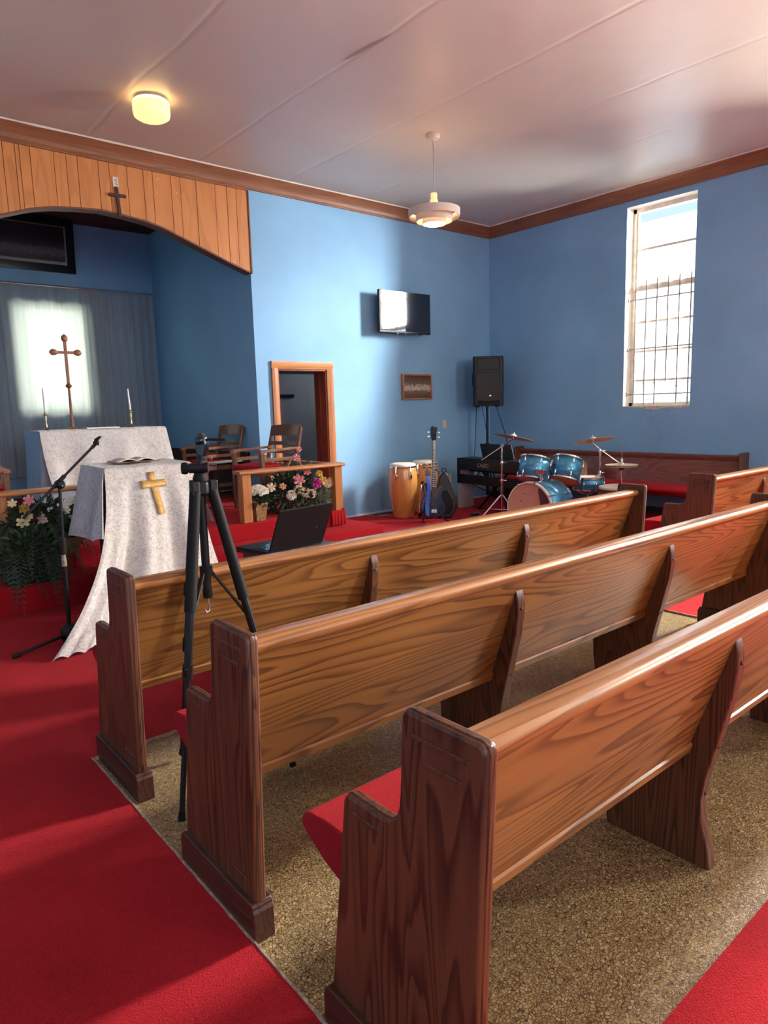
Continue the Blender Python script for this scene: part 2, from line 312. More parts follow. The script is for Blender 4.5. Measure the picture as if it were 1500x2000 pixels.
# ------------------------------------------------------------------ mesh helpers
class MB:
    def __init__(s): s.v = []; s.f = []
    def add(s, vs, fs):
        k = len(s.v); s.v += [tuple(v) for v in vs]; s.f += [tuple(i+k for i in f) for f in fs]; return s
    def box(s, c, d, rot=None):
        x, y, z = d[0]/2, d[1]/2, d[2]/2
        vs = [Vector((a*x, b*y, e*z)) for a in (-1, 1) for b in (-1, 1) for e in (-1, 1)]
        if rot is not None: vs = [rot @ v for v in vs]
        c = Vector(c); return s.add([v+c for v in vs], [(0, 1, 3, 2), (4, 6, 7, 5), (0, 4, 5, 1), (2, 3, 7, 6), (0, 2, 6, 4), (1, 5, 7, 3)])
    def span(s, a, b):
        return s.box([(a[i]+b[i])/2 for i in range(3)], [abs(b[i]-a[i]) for i in range(3)])
    def prism(s, poly, axis, a, b):
        n = len(poly)
        def P(p, t): return {'x': (t, p[0], p[1]), 'y': (p[0], t, p[1]), 'z': (p[0], p[1], t)}[axis]
        vs = [P(p, a) for p in poly]+[P(p, b) for p in poly]
        ar = sum(poly[i][0]*poly[(i+1) % n][1]-poly[(i+1) % n][0]*poly[i][1] for i in range(n))
        flip = (ar > 0) == (axis != 'y'); flip = flip if b > a else not flip
        f1 = tuple(range(n)); f2 = tuple(range(n, 2*n))
        fs = [f1[::-1] if flip else f1, f2 if flip else f2[::-1]]
        for i in range(n):
            j = (i+1) % n; q = (i, j, j+n, i+n); fs.append(q if flip else q[::-1])
        return s.add(vs, fs)
    def tube(s, pts, r, n=10, cap=True, flat=None):
        pts = [Vector(p) for p in pts]; rs = r if isinstance(r, (list, tuple)) else [r]*len(pts)
        vs = []; prev = None
        for i, p in enumerate(pts):
            t = (pts[min(i+1, len(pts)-1)]-pts[max(i-1, 0)])
            t = t.normalized() if t.length > 1e-9 else Vector((0, 0, 1))
            if prev is None:
                up = Vector((0, 0, 1)) if abs(t.z) < 0.95 else Vector((0, 1, 0)); a = t.cross(up).normalized()
            else: a = (prev-t*prev.dot(t)).normalized()
            prev = a; b = t.cross(a)
            for k in range(n):
                q = 2*PI*k/n; vs.append(p+a*math.cos(q)*rs[i]+b*math.sin(q)*rs[i]*(flat or 1))
        fs = []
        for i in range(len(pts)-1):
            for k in range(n):
                l = (k+1) % n; fs.append((i*n+k, i*n+l, (i+1)*n+l, (i+1)*n+k))
        if cap: fs += [tuple(range(n))[::-1], tuple((len(pts)-1)*n+k for k in range(n))]
        return s.add(vs, fs)
    def lathe(s, prof, n=24, mtx=None, cap=True):
        vs = []; fs = []
        for r, z in prof:
            for k in range(n):
                q = 2*PI*k/n; v = Vector((r*math.cos(q), r*math.sin(q), z)); vs.append(mtx @ v if mtx is not None else v)
        m = len(prof)
        for i in range(m-1):
            for k in range(n):
                l = (k+1) % n; fs.append((i*n+k, i*n+l, (i+1)*n+l, (i+1)*n+k))
        if cap:
            if prof[0][0] > 1e-6: fs.append(tuple(range(n))[::-1])
            if prof[-1][0] > 1e-6: fs.append(tuple((m-1)*n+k for k in range(n)))
        return s.add(vs, fs)
    def grid(s, fn, nu, nv):
        vs = [fn(i/nu, j/nv) for j in range(nv+1) for i in range(nu+1)]
        fs = [(j*(nu+1)+i, j*(nu+1)+i+1, (j+1)*(nu+1)+i+1, (j+1)*(nu+1)+i) for j in range(nv) for i in range(nu)]
        return s.add(vs, fs)
    def build(s, name, m, parent=None, smooth=30, bevel=0, solid=0, loc=None, seg=2):
        me = bpy.data.meshes.new(name); me.from_pydata([tuple(v) for v in s.v], [], s.f)
        bm = bmesh.new(); bm.from_mesh(me); bmesh.ops.remove_doubles(bm, verts=bm.verts, dist=1e-6)
        bmesh.ops.recalc_face_normals(bm, faces=bm.faces); bm.to_mesh(me); bm.free()
        if smooth:
            me.polygons.foreach_set('use_smooth', [True]*len(me.polygons)); me.set_sharp_from_angle(angle=R(smooth))
        me.materials.append(M[m] if isinstance(m, str) else m)
        o = bpy.data.objects.new(name, me); COL.objects.link(o)
        if parent is not None: o.parent = parent
        if loc is not None: o.location = loc
        if solid:
            k = o.modifiers.new('thickness', 'SOLIDIFY'); k.thickness = solid; k.offset = 0
        if bevel:
            k = o.modifiers.new('bevel', 'BEVEL'); k.width = bevel; k.segments = seg; k.limit_method = 'ANGLE'; k.angle_limit = R(35)
        return o
def thing(name, label, cat, loc=(0, 0, 0), rz=0, group=None):
    o = bpy.data.objects.new(name, None); COL.objects.link(o); o.empty_display_size = 0.05
    o.location = loc; o.rotation_euler = (0, 0, rz); return tag(o, label, cat, group)
def tag(o, label, cat, group=None):
    o['label'] = label; o['category'] = cat
    if group: o['group'] = group
    return o
def struct(o): o['kind'] = 'structure'; return o
def stuff(o): o['kind'] = 'stuff'; return o
def copy_tree(o, parent=None):
    c = o.copy(); COL.objects.link(c)
    if parent is not None: c.parent = parent
    for ch in list(o.children): copy_tree(ch, c)
    return c
def box(c, d, rot=None): return MB().box(c, d, rot)
def look(axis):   # rotation taking local z to the given direction
    return Vector(axis).to_track_quat('Z', 'Y').to_matrix().to_4x4()
def text_mesh(name, s, size, m, parent, mtx, depth=0.001):
    cu = bpy.data.curves.new(name, 'FONT'); cu.body = s; cu.size = size; cu.align_x = 'CENTER'; cu.align_y = 'CENTER'; cu.extrude = depth
    t = bpy.data.objects.new(name+'_font', cu); COL.objects.link(t)
    me = bpy.data.meshes.new_from_object(t.evaluated_get(bpy.context.evaluated_depsgraph_get()))
    bpy.data.objects.remove(t); me.transform(mtx); me.materials.clear(); me.materials.append(M[m])
    o = bpy.data.objects.new(name, me); COL.objects.link(o); o.parent = parent; return o

# ------------------------------------------------------------------ room shell
WX0, WY0, T = -3.2, -5.5, 0.22
def wall_with_holes(name, axis, pos, thick, lo, hi, z0, z1, holes, m):
    """wall in the plane axis=pos, holes = [(a0, a1, za, zb)] sorted along the wall"""
    b = MB(); cur = lo
    def piece(a, c, za, zb):
        if c-a < 1e-4 or zb-za < 1e-4: return
        if axis == 'x': b.span((pos, a, za), (pos+thick, c, zb))
        else: b.span((a, pos, za), (c, pos+thick, zb))
    for a0, a1, za, zb in holes:
        piece(cur, a0, z0, z1); piece(a0, a1, z0, za); piece(a0, a1, zb, z1); cur = a1
    piece(cur, hi, z0, z1)
    return struct(b.build(name, m, smooth=0))
WIN_Z0, WIN_Z1 = 1.345, 3.775
WINS = [(-2.74, -1.86), (0.56, 1.44), (3.95, 4.83)]
wall_with_holes('wall_right', 'x', XW, T, WY0-T, YW+T, 0, ZC+0.2, [(a, b, WIN_Z0, WIN_Z1) for a, b in WINS], 'wall_peel')
wall_with_holes('wall_left', 'x', WX0-T, T, WY0-T, YW+T, 0, ZC+0.2, [], 'wall')
wall_with_holes('wall_back', 'y', WY0-T, T, WX0, XW, 0, ZC+0.2, [(-0.6, 0.6, 1.345, 3.775), (5.0, 6.2, 1.345, 3.775)], 'wall')
# front wall: left of the niche, right of it with the door hole, and the strip above the opening
DX0, DX1, DZ = 4.352, 5.065, 1.905
fb = MB()
fb.span((WX0, YW, 0), (NX0, YW+T, ZC+0.2)); fb.span((NX1, YW, 0), (DX0, YW+T, ZC+0.2))
fb.span((DX0, YW, DZ), (DX1, YW+T, ZC+0.2)); fb.span((DX1, YW, 0), (XW, YW+T, ZC+0.2))
fb.span((NX0, YW+0.03, 3.42), (NX1, YW+T, ZC+0.2))
struct(fb.build('wall_front', 'wall', smooth=0))
NZ = 4.12
nb = MB(); nb.span((NX0-T, YW+T, 0), (NX0, NY+T, NZ+0.2)); struct(nb.build('wall_niche_left', 'wall', smooth=0))
nb = MB(); nb.span((NX1, YW+T, 0), (NX1+0.16, NY+T, NZ+0.2)); struct(nb.build('wall_niche_right', 'wall', smooth=0))
NWX0, NWX1, NWZ0, NWZ1 = 2.2, 3.12, 1.46, 2.86
wall_with_holes('wall_niche_back', 'y', NY, T, NX0, NX1, 0, NZ+0.2, [(NWX0, NWX1, NWZ0, NWZ1)], 'wall')
struct(box(((NX0+NX1)/2, (YW+NY+T)/2+0.1, NZ+0.1), (NX1-NX0, NY-YW-0.2, 0.2)).build('ceiling_niche', 'darkwood', smooth=0))  # unseen ceiling, given a dark surface to dim the niche
ce = MB().span((WX0-T, WY0-T, ZC), (XW+T, YW+0.02, ZC+0.2)); struct(ce.build('ceiling', 'ceiling', smooth=0))
struct(MB().span((WX0-T, WY0-T, -0.15), (XW+T, 9.9, 0)).build('floor', 'tile', smooth=0))
# roof slab above everything
struct(MB().span((WX0-0.5, WY0-0.5, ZC+0.34), (XW+0.35, NY+0.5, ZC+0.5)).build('ceiling_upper', 'plaster', smooth=0))

# carpet around the tiled pew areas, with its frayed binding
TX0, TX1, TY0, TY1 = 0.755, 4.31, 0.655, 2.815
cz = 0.009
cb = MB()
for a, b in (((WX0, TY1, 0), (XW, YW, cz)), ((WX0, WY0, 0), (TX0, TY1, cz)), ((TX1, TY0, 0), (XW, TY1, cz)), ((TX0, WY0, 0), (XW, TY0, cz))): cb.span(a, b)
tag(cb.build('carpet', 'carpet', smooth=0), 'red wall to wall carpet of the aisles and front, around the tiled pew area', 'carpet')
def frayed(pts, wd, seed):
    rn = random.Random(seed); b = MB(); n = 90; vs = []; fs = []
    p0, p1 = Vector(pts[0]), Vector(pts[1]); t = (p1-p0).normalized(); s = Vector((-t.y, t.x, 0))
    for i in range(n+1):
        p = p0.lerp(p1, i/n); a = wd*(0.5+0.5*rn.random())
        vs += [p-s*a*0.6+Vector((0, 0, 0.001)), p-s*a*0.2+Vector((0, 0, 0.012)), p+s*a*0.5+Vector((0, 0, 0.012)), p+s*a*0.9+Vector((0, 0, 0.002))]
    for i in range(n):
        for k in range(3): fs.append((i*4+k, i*4+k+1, i*4+4+k+1, i*4+4+k))
    return b.add(vs, fs)
struct(frayed([(TX0+0.005, TY0, 0), (TX0+0.005, TY1, 0)], 0.012, 1).build('trim_1', 'binding'))
struct(frayed([(TX0, TY1-0.004, 0), (TX1, TY1-0.004, 0)], 0.012, 2).build('trim_2', 'binding'))
struct(frayed([(TX1-0.005, TY0, 0), (TX1-0.005, TY1, 0)], 0.010, 3).build('trim_3', 'binding'))

# crown mouldings
def crown_poly(h=0.155, d=0.095):
    return [(0, 0), (d, 0), (d, -0.018), (d-0.012, -0.03), (d*0.62, -h*0.38), (d*0.40, -h*0.60), (d*0.26, -h*0.80), (d*0.26, -h*0.86), (d*0.20, -h*0.93), (d*0.20, -h), (0, -h)]
b = MB(); b.prism([(YW-p[0], ZC+p[1]) for p in crown_poly()], 'x', WX0, XW); struct(b.build('trim_4', 'crown', smooth=25))
b = MB(); b.prism([(XW-p[0], ZC+p[1]) for p in crown_poly()], 'y', WY0, YW-0.02); struct(b.build('trim_5', 'crown_y', smooth=25))
# uneven painted caulk line between moulding and ceiling
def caulk(p0, p1, out, name, seed):
    rn = random.Random(seed); p0, p1, out = Vector(p0), Vector(p1), Vector(out); n = 70; vs = []; fs = []
    for i in range(n+1):
        p = p0.lerp(p1, i/n); a = 0.006+0.012*rn.random()**2
        vs += [p+Vector((0, 0, -0.012-0.4*a)), p+out*a+Vector((0, 0, -0.003))]
    for i in range(n): fs.append((2*i, 2*i+1, 2*i+3, 2*i+2))
    return struct(MB().add(vs, fs).build(name, 'white_paint'))
caulk((WX0, YW-0.096, ZC), (XW-0.1, YW-0.096, ZC), (0, -1, 0), 'trim_6', 4)
caulk((XW-0.096, WY0, ZC), (XW-0.096, YW-0.1, ZC), (-1, 0, 0), 'trim_7', 5)
b = MB(); b.prism([(NY-p[0], 4.12+p[1]) for p in crown_poly(0.19, 0.12)], 'x', NX0, NX1)
b.prism([(NX1-p[0], 4.12+p[1]) for p in crown_poly(0.19, 0.12)], 'y', YW+T, NY); struct(b.build('trim_8', 'darkwood', smooth=25))
# niche wainscot and front baseboard
b = MB(); b.span((NX1-0.035, YW+0.25, PZ), (NX1, NY, 0.92)); b.span((NX1-0.05, YW+0.25, 0.90), (NX1, NY, 0.93)); struct(b.build('trim_9', 'darkwood', smooth=0))
struct(MB().span((DX1+0.1, YW-0.016, 0), (XW-0.02, YW, 0.03)).build('baseboard_front', 'pale_paint', smooth=0))
struct(MB().span((XW-0.016, WY0, 0), (XW, YW, 0.09)).build('baseboard_right', 'darkwood', smooth=0))
# loose paper seam hanging from the ceiling joint
rn = random.Random(5); vs = []; fs = []
for i in range(25):
    y = 4.43-0.50*i/24; x = 3.432+0.06*i/24+0.004*rn.random(); d = 0.010*math.sin(PI*i/24)+0.002
    vs += [(x-0.012, y, ZC-0.0008), (x+0.001, y, ZC-d), (x+0.010, y, ZC-0.0008)]
for i in range(24):
    for k in range(2): fs.append((3*i+k, 3*i+k+1, 3*i+4+k, 3*i+3+k))
struct(MB().add(vs, fs).build('trim_10', 'ceiling'))

# ------------------------------------------------------------------ arch panel of planks over the niche
def arch_z(x):
    c = 2.46; t = abs(x-c)
    K = [(0, 3.382), (0.20, 3.368), (0.44, 3.342), (0.63, 3.298), (0.84, 3.222), (1.12, 3.124), (1.36, 3.040), (1.62, 2.955)]
    for (a, za), (b_, zb) in zip(K, K[1:]):
        if t <= b_: return za+(zb-za)*(t-a)/(b_-a)
    return K[-1][1]
ap = thing('arch_panel', 'orange plank panel curving down over the altar niche opening', 'panel', (0, 0, 0))
PT = 3.85
jn = [2.026, 2.126, 2.356, 2.479, 2.593, 2.811, 2.927, 3.125, 3.311, 3.418, 3.638, 3.752, 3.952, 4.2, 4.358, 4.484, 4.645]
jx = [x*0.875 for x in jn]; left = sorted({round(2*2.46-x, 4) for x in jx if 2*2.46-x < jx[0]-0.03} | {NX0})
jx = left+jx
for a, c in zip(jx, jx[1:]):
    g = 0.0022; a2, c2 = a+g, c-g; n = max(2, int((c-a)/0.05))
    poly = [(a2+(c2-a2)*i/n, arch_z(a2+(c2-a2)*i/n)) for i in range(n+1)]+[(c2, PT), (a2, PT)]
    yo = YW-0.02-0.002*random.random()
    p = MB().prism(poly, 'y', yo, YW+0.0); p.build('plank', 'plank', ap, smooth=0, bevel=0.0012, seg=1)
n = 48; xs = [NX0+(4.064-NX0)*i/n for i in range(n+1)]
bk = MB().prism([(x, arch_z(x)+0.002) for x in xs]+[(4.064, PT+0.1), (NX0, PT+0.1)], 'y', YW+0.001, YW+0.03); bk.build('backing', 'plank_edge', ap, smooth=0)
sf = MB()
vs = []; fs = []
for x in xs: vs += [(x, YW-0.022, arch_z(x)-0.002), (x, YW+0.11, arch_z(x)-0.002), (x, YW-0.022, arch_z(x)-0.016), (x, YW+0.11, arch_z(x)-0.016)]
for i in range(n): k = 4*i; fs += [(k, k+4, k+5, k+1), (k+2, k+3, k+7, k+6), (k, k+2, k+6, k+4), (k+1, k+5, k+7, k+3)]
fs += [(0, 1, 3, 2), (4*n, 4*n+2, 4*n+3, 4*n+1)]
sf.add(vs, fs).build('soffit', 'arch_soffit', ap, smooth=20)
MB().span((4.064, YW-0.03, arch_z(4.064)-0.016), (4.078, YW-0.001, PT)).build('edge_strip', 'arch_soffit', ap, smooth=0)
MB().prism([(YW-0.022, 3.845), (YW-0.040, 3.845), (YW-0.044, 3.835), (YW-0.040, 3.825), (YW-0.022, 3.825)], 'x', NX0, 4.066).build('bead', 'crown', ap, smooth=20)
# little holes and the trim seam seen on the planks
for x, z in ((2.90, 3.83), (3.045, 3.76), (3.03, 3.63), (3.24, 3.66), (2.70, 3.80)): MB().lathe([(0.0, 0), (0.007, 0), (0.007, 0.002), (0, 0.002)], 8, Matrix.Translation((x, YW-0.021, z)) @ look((0, -1, 0))).build('filler_spot', 'cream_plate', ap)

# tag plate and small cross hung on the panel
t = thing('tag_plate', 'small cream tag with dark marks above the cross on the plank panel', 'tag', (2.613, YW-0.026, 3.655), 0)
box((0, 0, 0), (0.055, 0.006, 0.095)).build('plate', 'cream_plate', t, smooth=0, bevel=0.001)
for dx, dz, s in ((0.008, 0.026, .012), (-0.004, 0.014, .009), (0.012, 0.002, .013), (0.0, -0.012, .010), (0.012, -0.024, .012)): box((dx, -0.0035, dz), (s, 0.001, 0.008)).build('mark', 'ink', t, smooth=0)
t = thing('wall_cross', 'dark wooden cross hung at the top of the arch panel', 'cross', (2.622, YW-0.034, 3.47), 0); t.rotation_euler = (R(-3), R(-2), 0)
box((0, 0, 0), (0.030, 0.018, 0.285)).build('upright', 'darkwood', t, smooth=0, bevel=0.002)
box((0, -0.002, 0.062), (0.165, 0.018, 0.030)).build('crossbar', 'darkwood', t, smooth=0, bevel=0.002)

# ------------------------------------------------------------------ windows
def window(name, y0, y1, first=None):
    """sash window in the right wall: white reveal, frames, panes and inner security bars"""
    o = bpy.data.objects.new(name, None); COL.objects.link(o); o.location = (XW, (y0+y1)/2, WIN_Z0); struct(o)
    wd, h = (y1-y0), WIN_Z1-WIN_Z0; a = wd/2; fx = 0.15
    b = MB(); e = 0.003
    b.span((0.002, -a, 0), (fx+0.05, -a+e, h)); b.span((0.002, a-e, 0), (fx+0.05, a, h)); b.span((0.002, -a, h-e), (fx+0.05, a, h)); b.span((0.002, -a, 0), (fx+0.05, a, e))
    b.build('reveal', 'white_paint', o, smooth=0)
    b = MB(); fwd = 0.045
    for s in (-1, 1): b.span((fx, s*a-(fwd if s > 0 else -0.0), 0), (fx+0.05, s*a+(fwd if s < 0 else 0.0), h))
    b.span((fx, -a, h-0.055), (fx+0.05, a, h)); b.span((fx, -a, 0), (fx+0.05, a, 0.045)); b.build('window_frame', 'frame', o, smooth=0, bevel=0.003)
    zm0, zm1 = 1.43, 1.50
    box((fx+0.015, 0, (zm0+zm1)/2), (0.06, wd-0.08, zm1-zm0)).build('meeting_rail', 'frame', o, smooth=0, bevel=0.004)
    ups = [zm1, 1.935, h-0.055]; los = [0.045, 0.325, 0.69, 1.05, zm0]
    for zs, off in ((ups, 0.03), (los, 0.012)):
        for z in zs[1:-1]: box((fx+off, 0, z), (0.022, wd-0.09, 0.028)).build('glazing_bar', 'frame', o, smooth=0, bevel=0.003)
        for s in (-1, 1): box((fx+off, s*(a-0.055), (zs[0]+zs[-1])/2), (0.028, 0.024, zs[-1]-zs[0])).build('sash_stile', 'frame', o, smooth=0, bevel=0.003)
        for za, zb in zip(zs, zs[1:]): box((fx+off, 0, (za+zb)/2), (0.003, wd-0.12, zb-za-0.026)).build('pane', 'glass', o, smooth=0)
    for i in range(6):
        y = a-0.085-i*0.142; z0_ = 0.02 if i != 3 else 0.30; box((0.105, y, (z0_+1.56)/2), (0.004, 0.016, 1.56-z0_)).build('security_bar', 'bars', o, smooth=0)
    for z in (0.15, 0.72, 1.325): MB().tube([(0.112, -a+0.003, z), (0.112, a-0.003, z)], 0.0085, 8).build('security_crossbar', 'bars', o)
    for z in (0.15, 0.72, 1.325): box((0.085, a-0.008, z), (0.03, 0.012, 0.05)).build('bar_bracket', 'bars', o, smooth=0)
    return o
W1 = window('window_1', *WINS[2])
rn = random.Random(3)
pts = [(y, z) for y, z in [(4.80, 1.345), (4.70, 1.325), (4.62, 1.332), (4.50, 1.312), (4.38, 1.300), (4.30, 1.315), (4.20, 1.325), (4.08, 1.318), (3.97, 1.325), (3.955, 1.345)]]
MB().prism([(y-4.39, z-WIN_Z0) for y, z in pts], 'x', -0.003, 0.002).build('broken_plaster', 'plaster', W1, smooth=0)
for k, (a, c) in ((2, WINS[1]), (3, WINS[0])):
    o = copy_tree(W1); o.name = 'window_%d' % k; o.location = (XW, (a+c)/2, WIN_Z0)
def plain_window(name, cx, cy, z0, wd, h, axis_y=1):
    o = bpy.data.objects.new(name, None); COL.objects.link(o); o.location = (cx, cy, z0); struct(o); a = wd/2
    b = MB()
    for s in (-1, 1): b.span((s*a-0.05*(s > 0), 0, 0), (s*a+0.05*(s < 0), 0.06, h))
    b.span((-a, 0, 0), (a, 0.06, 0.05)); b.span((-a, 0, h-0.05), (a, 0.06, h)); b.build('window_frame', 'frame', o, smooth=0)
    for i in range(4):
        z = h*(i+1)/5; box((0, 0.03, z), (wd, 0.03, 0.03)).build('glazing_bar', 'frame', o, smooth=0)
    for i in range(5): box((0, 0.03, h*(i+0.5)/5), (wd-0.1, 0.004, h/5-0.03)).build('pane', 'glass', o, smooth=0)
    return o
plain_window('window_4', (NWX0+NWX1)/2, NY+0.1, NWZ0, NWX1-NWX0, NWZ1-NWZ0)
plain_window('window_5', 0, WY0-0.12, 1.345, 1.2, 2.43); plain_window('window_6', 5.6, WY0-0.12, 1.345, 1.2, 2.43)  # unseen back-wall windows, added for the fill lamps

# ------------------------------------------------------------------ outside: neighbouring white brick building and ground
nw = thing('neighbour_building', 'white painted brick building across the yard, seen through the right window', 'building', (12.2, 4.5, -0.3))
MB().span((0, -14, 0), (0.5, 14, 4.85)).build('brick_wall', 'brick_white', nw, smooth=0)
MB().span((-0.06, -14, 4.85), (0.6, 14, 4.93)).build('coping', 'brick_white', nw, smooth=0)
rn = random.Random(11); bm0 = None
for r_ in range(11):
    for c in range(22):
        if rn.random() < 0.36:
            y = -0.6+c*0.215+(0.1 if r_ % 2 else 0); z = 1.30+r_*0.075
            if bm0 is None: bm0 = box((0, 0, 0), (0.03, 0.15, 0.035)).build('brick', 'brick_grey', nw, smooth=0); o = bm0
            else: o = bm0.copy(); COL.objects.link(o); o.parent = nw
            o.location = (-0.008, y, z)
struct(MB().span((-40, -40, -0.5), (60, 60, -0.3)).build('floor_outside', 'ground', smooth=0))

# ------------------------------------------------------------------ door opening in the front wall and the room behind it
d1 = bpy.data.objects.new('door_1', None); COL.objects.link(d1); d1.location = (0, YW, 0); struct(d1)
tw = 0.085
def trim_prof(w): return [(0, 0), (0, -0.022), (w*0.25, -0.028), (w*0.7, -0.02), (w, -0.012), (w, 0)]
MB().prism([(DX0-tw, -0.0), (DX0-tw, -0.026), (DX0-tw*0.6, -0.03), (DX0-tw*0.2, -0.02), (DX0+0.005, -0.012), (DX0+0.005, 0)], 'z', 0, DZ+0.005).build('left_casing', 'door_trim', d1, smooth=25)
MB().prism([(DX1+tw, 0), (DX1+tw, -0.026), (DX1+tw*0.6, -0.03), (DX1+tw*0.2, -0.02), (DX1-0.005, -0.012), (DX1-0.005, 0)], 'z', 0, DZ+0.005).build('right_casing', 'door_trim', d1, smooth=25)
MB().prism([(-0.0, DZ+tw), (-0.026, DZ+tw), (-0.03, DZ+tw*0.6), (-0.02, DZ+tw*0.2), (-0.012, DZ-0.005), (0, DZ-0.005)], 'x', DX0-tw, DX1+tw).build('head_casing', 'rail_wood', d1, smooth=25)
MB().span((DX1-0.022, 0.001, 0), (DX1-0.001, T+0.03, DZ)).build('right_jamb', 'jamb', d1, smooth=0)
MB().span((DX0+0.001, 0.001, 0), (DX0+0.022, T+0.03, DZ)).build('left_jamb', 'jamb', d1, smooth=0)
MB().span((DX0+0.022, 0.001, DZ-0.022), (DX1-0.022, T+0.03, DZ-0.001)).build('head_jamb', 'jamb', d1, smooth=0)
MB().span((DX1-0.034, 0.12, 0), (DX1-0.022, 0.17, DZ-0.022)).build('door_stop', 'jamb', d1, smooth=0)
# side room
sr = MB(); sr.span((NX1+0.16, 9.3, 0), (7.2, 9.45, 2.9)); struct(sr.build('wall_side_room_back', 'tile_grey', smooth=0))
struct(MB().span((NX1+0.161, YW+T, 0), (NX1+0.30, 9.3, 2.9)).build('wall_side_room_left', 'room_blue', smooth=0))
struct(MB().span((7.2, YW+T, 0), (7.35, 9.45, 2.9)).build('wall_side_room_right', 'tile_grey', smooth=0))
struct(MB().span((NX1+0.16, YW+T, 2.9), (7.35, 9.45, 3.0)).build('ceiling_side_room', 'tile_grey', smooth=0))
d2 = bpy.data.objects.new('door_2', None); COL.objects.link(d2); d2.location = (6.15, 9.28, 0); struct(d2)
box((0, 0, 0.99), (1.0, 0.035, 1.90)).build('door_panel', 'tile_grey', d2, smooth=0, bevel=0.004)
box((0, 0.005, 2.02), (1.06, 0.03, 0.06)).build('door_head', 'black_matte', d2, smooth=0)
box((0, 0.0, 2.30), (1.06, 0.02, 0.42)).build('transom_pane', 'black_gloss', d2, smooth=0)
for i in range(8): box((-0.46+i*0.13, -0.015, 2.30), (0.012, 0.012, 0.42)).build('transom_bar', 'tile_grey', d2, smooth=0)
t = thing('coat_hook_rack', 'dark coat hook rack on the grey door in the side room', 'rack', (5.82, 9.25, 1.64))
box((0, 0, 0), (0.30, 0.03, 0.05)).build('rack_board', 'black_matte', t, smooth=0)
for i in range(4): MB().tube([(-0.11+i*0.073, -0.01, 0), (-0.11+i*0.073, -0.05, -0.02), (-0.11+i*0.073, -0.055, 0.01)], 0.006, 6).build('hook', 'black_matte', t)

# ------------------------------------------------------------------ altar platform: two carpeted levels and folded carpet at its right end
pl = thing('altar_platform', 'red carpeted two step altar platform across the front', 'platform', (0, 0, 0))
MB().prism([(SY, 0), (SY, SZ-0.02), (SY+0.008, SZ-0.006), (SY+0.025, SZ), (YW-0.001, SZ), (YW-0.001, 0)], 'x', -1.5, STEPX).build('lower_step', 'carpet', pl, smooth=30, bevel=0.006)
MB().prism([(PY, SZ), (PY, PZ-0.02), (PY+0.008, PZ-0.006), (PY+0.025, PZ), (YW-0.002, PZ), (YW-0.002, SZ)], 'x', -1.2, PX).build('upper_step', 'carpet', pl, smooth=30, bevel=0.006)
MB().span((NX0+0.001, YW-0.002, 0.0), (NX1-0.001, NY-0.001, PZ)).build('niche_floor', 'carpet', pl, smooth=0)
def drape(u, v):
    # carpet edge bent down over the right end, with puckered folds
    f = 0.013*math.sin(u*19)*min(1, v*1.6)
    z = PZ+0.012-(PZ-SZ)*max(0, v-0.12)/0.88*1.0
    return (PX-0.02+min(v, 0.12)*0.2+0.01+f, PY-0.005+u*1.1, max(SZ+0.002, z))
MB().grid(drape, 40, 12).build('folded_carpet', 'carpet', pl, smooth=60, solid=0.012)
def drape2(u, v):
    f = 0.012*math.sin(u*14+0.6)*min(1, v*1.5)
    return (PX-0.16+u*0.17, PY-0.012-abs(f)-0.004, PZ+0.006-(PZ-SZ-0.006)*v)
MB().grid(drape2, 24, 10).build('folded_carpet', 'carpet', pl, smooth=60, solid=0.012)

# ------------------------------------------------------------------ lamps
t = thing('ceiling_lamp', 'lit round opal glass drum lamp on the ceiling above the altar', 'lamp', (2.528, 5.88, ZC))
MB().lathe([(0.0, 0), (0.085, 0), (0.085, -0.012), (0.135, -0.02), (0.139, -0.03), (0.135, -0.04), (0.0, -0.04)], 32).build('ceiling_plate', 'white_paint', t, smooth=40)
MB().lathe([(0.139, -0.030), (0.146, -0.040), (0.149, -0.050)], 36, cap=False).build('glass_neck', 'globe_top', t, smooth=50)
MB().lathe([(0.148, -0.050), (0.150, -0.055), (0.150, -0.115), (0.143, -0.145), (0.115, -0.163), (0.06, -0.172), (0.012, -0.174), (0.010, -0.180), (0.0, -0.181)], 36).build('glass_shade', 'globe', t, smooth=50)
t = thing('pendant_lamp', 'lit pendant lamp with concentric rings hanging from the ceiling on a cord', 'lamp', (4.967, 5.035, ZC))
MB().lathe([(0.0, 0), (0.060, 0), (0.064, -0.008), (0.064, -0.03), (0.055, -0.042), (0.02, -0.05), (0.012, -0.065), (0.0, -0.066)], 28).build('canopy', 'lamp_metal', t, smooth=40)
MB().tube([(0, 0, -0.06), (0.002, 0, -0.30), (0.004, 0, -0.545)], 0.0045, 8).build('cord', 'steel', t)
MB().lathe([(0, -0.535), (0.030, -0.537), (0.032, -0.56), (0.030, -0.592), (0.036, -0.598), (0.040, -0.61), (0.042, -0.69), (0, -0.69)], 20).build('socket_cover', 'socket', t, smooth=40)
def ring(r, z0, z1, th=0.006): return MB().lathe([(r, z0), (r, z1), (r-th, z1), (r-th, z0), (r, z0)], 48, cap=False)
ring(0.252, -0.688, -0.760).build('outer_ring', 'lamp_metal', t, smooth=40)
ring(0.180, -0.728, -0.800).build('middle_ring', 'lamp_metal', t, smooth=40)
ring(0.118, -0.770, -0.825).build('inner_ring', 'lamp_metal', t, smooth=40)
MB().lathe([(0.0, -0.69), (0.06, -0.70), (0.11, -0.755), (0.112, -0.80), (0.09, -0.832), (0.04, -0.842), (0, -0.843)], 32).build('glass_bowl', 'bulb', t, smooth=50)
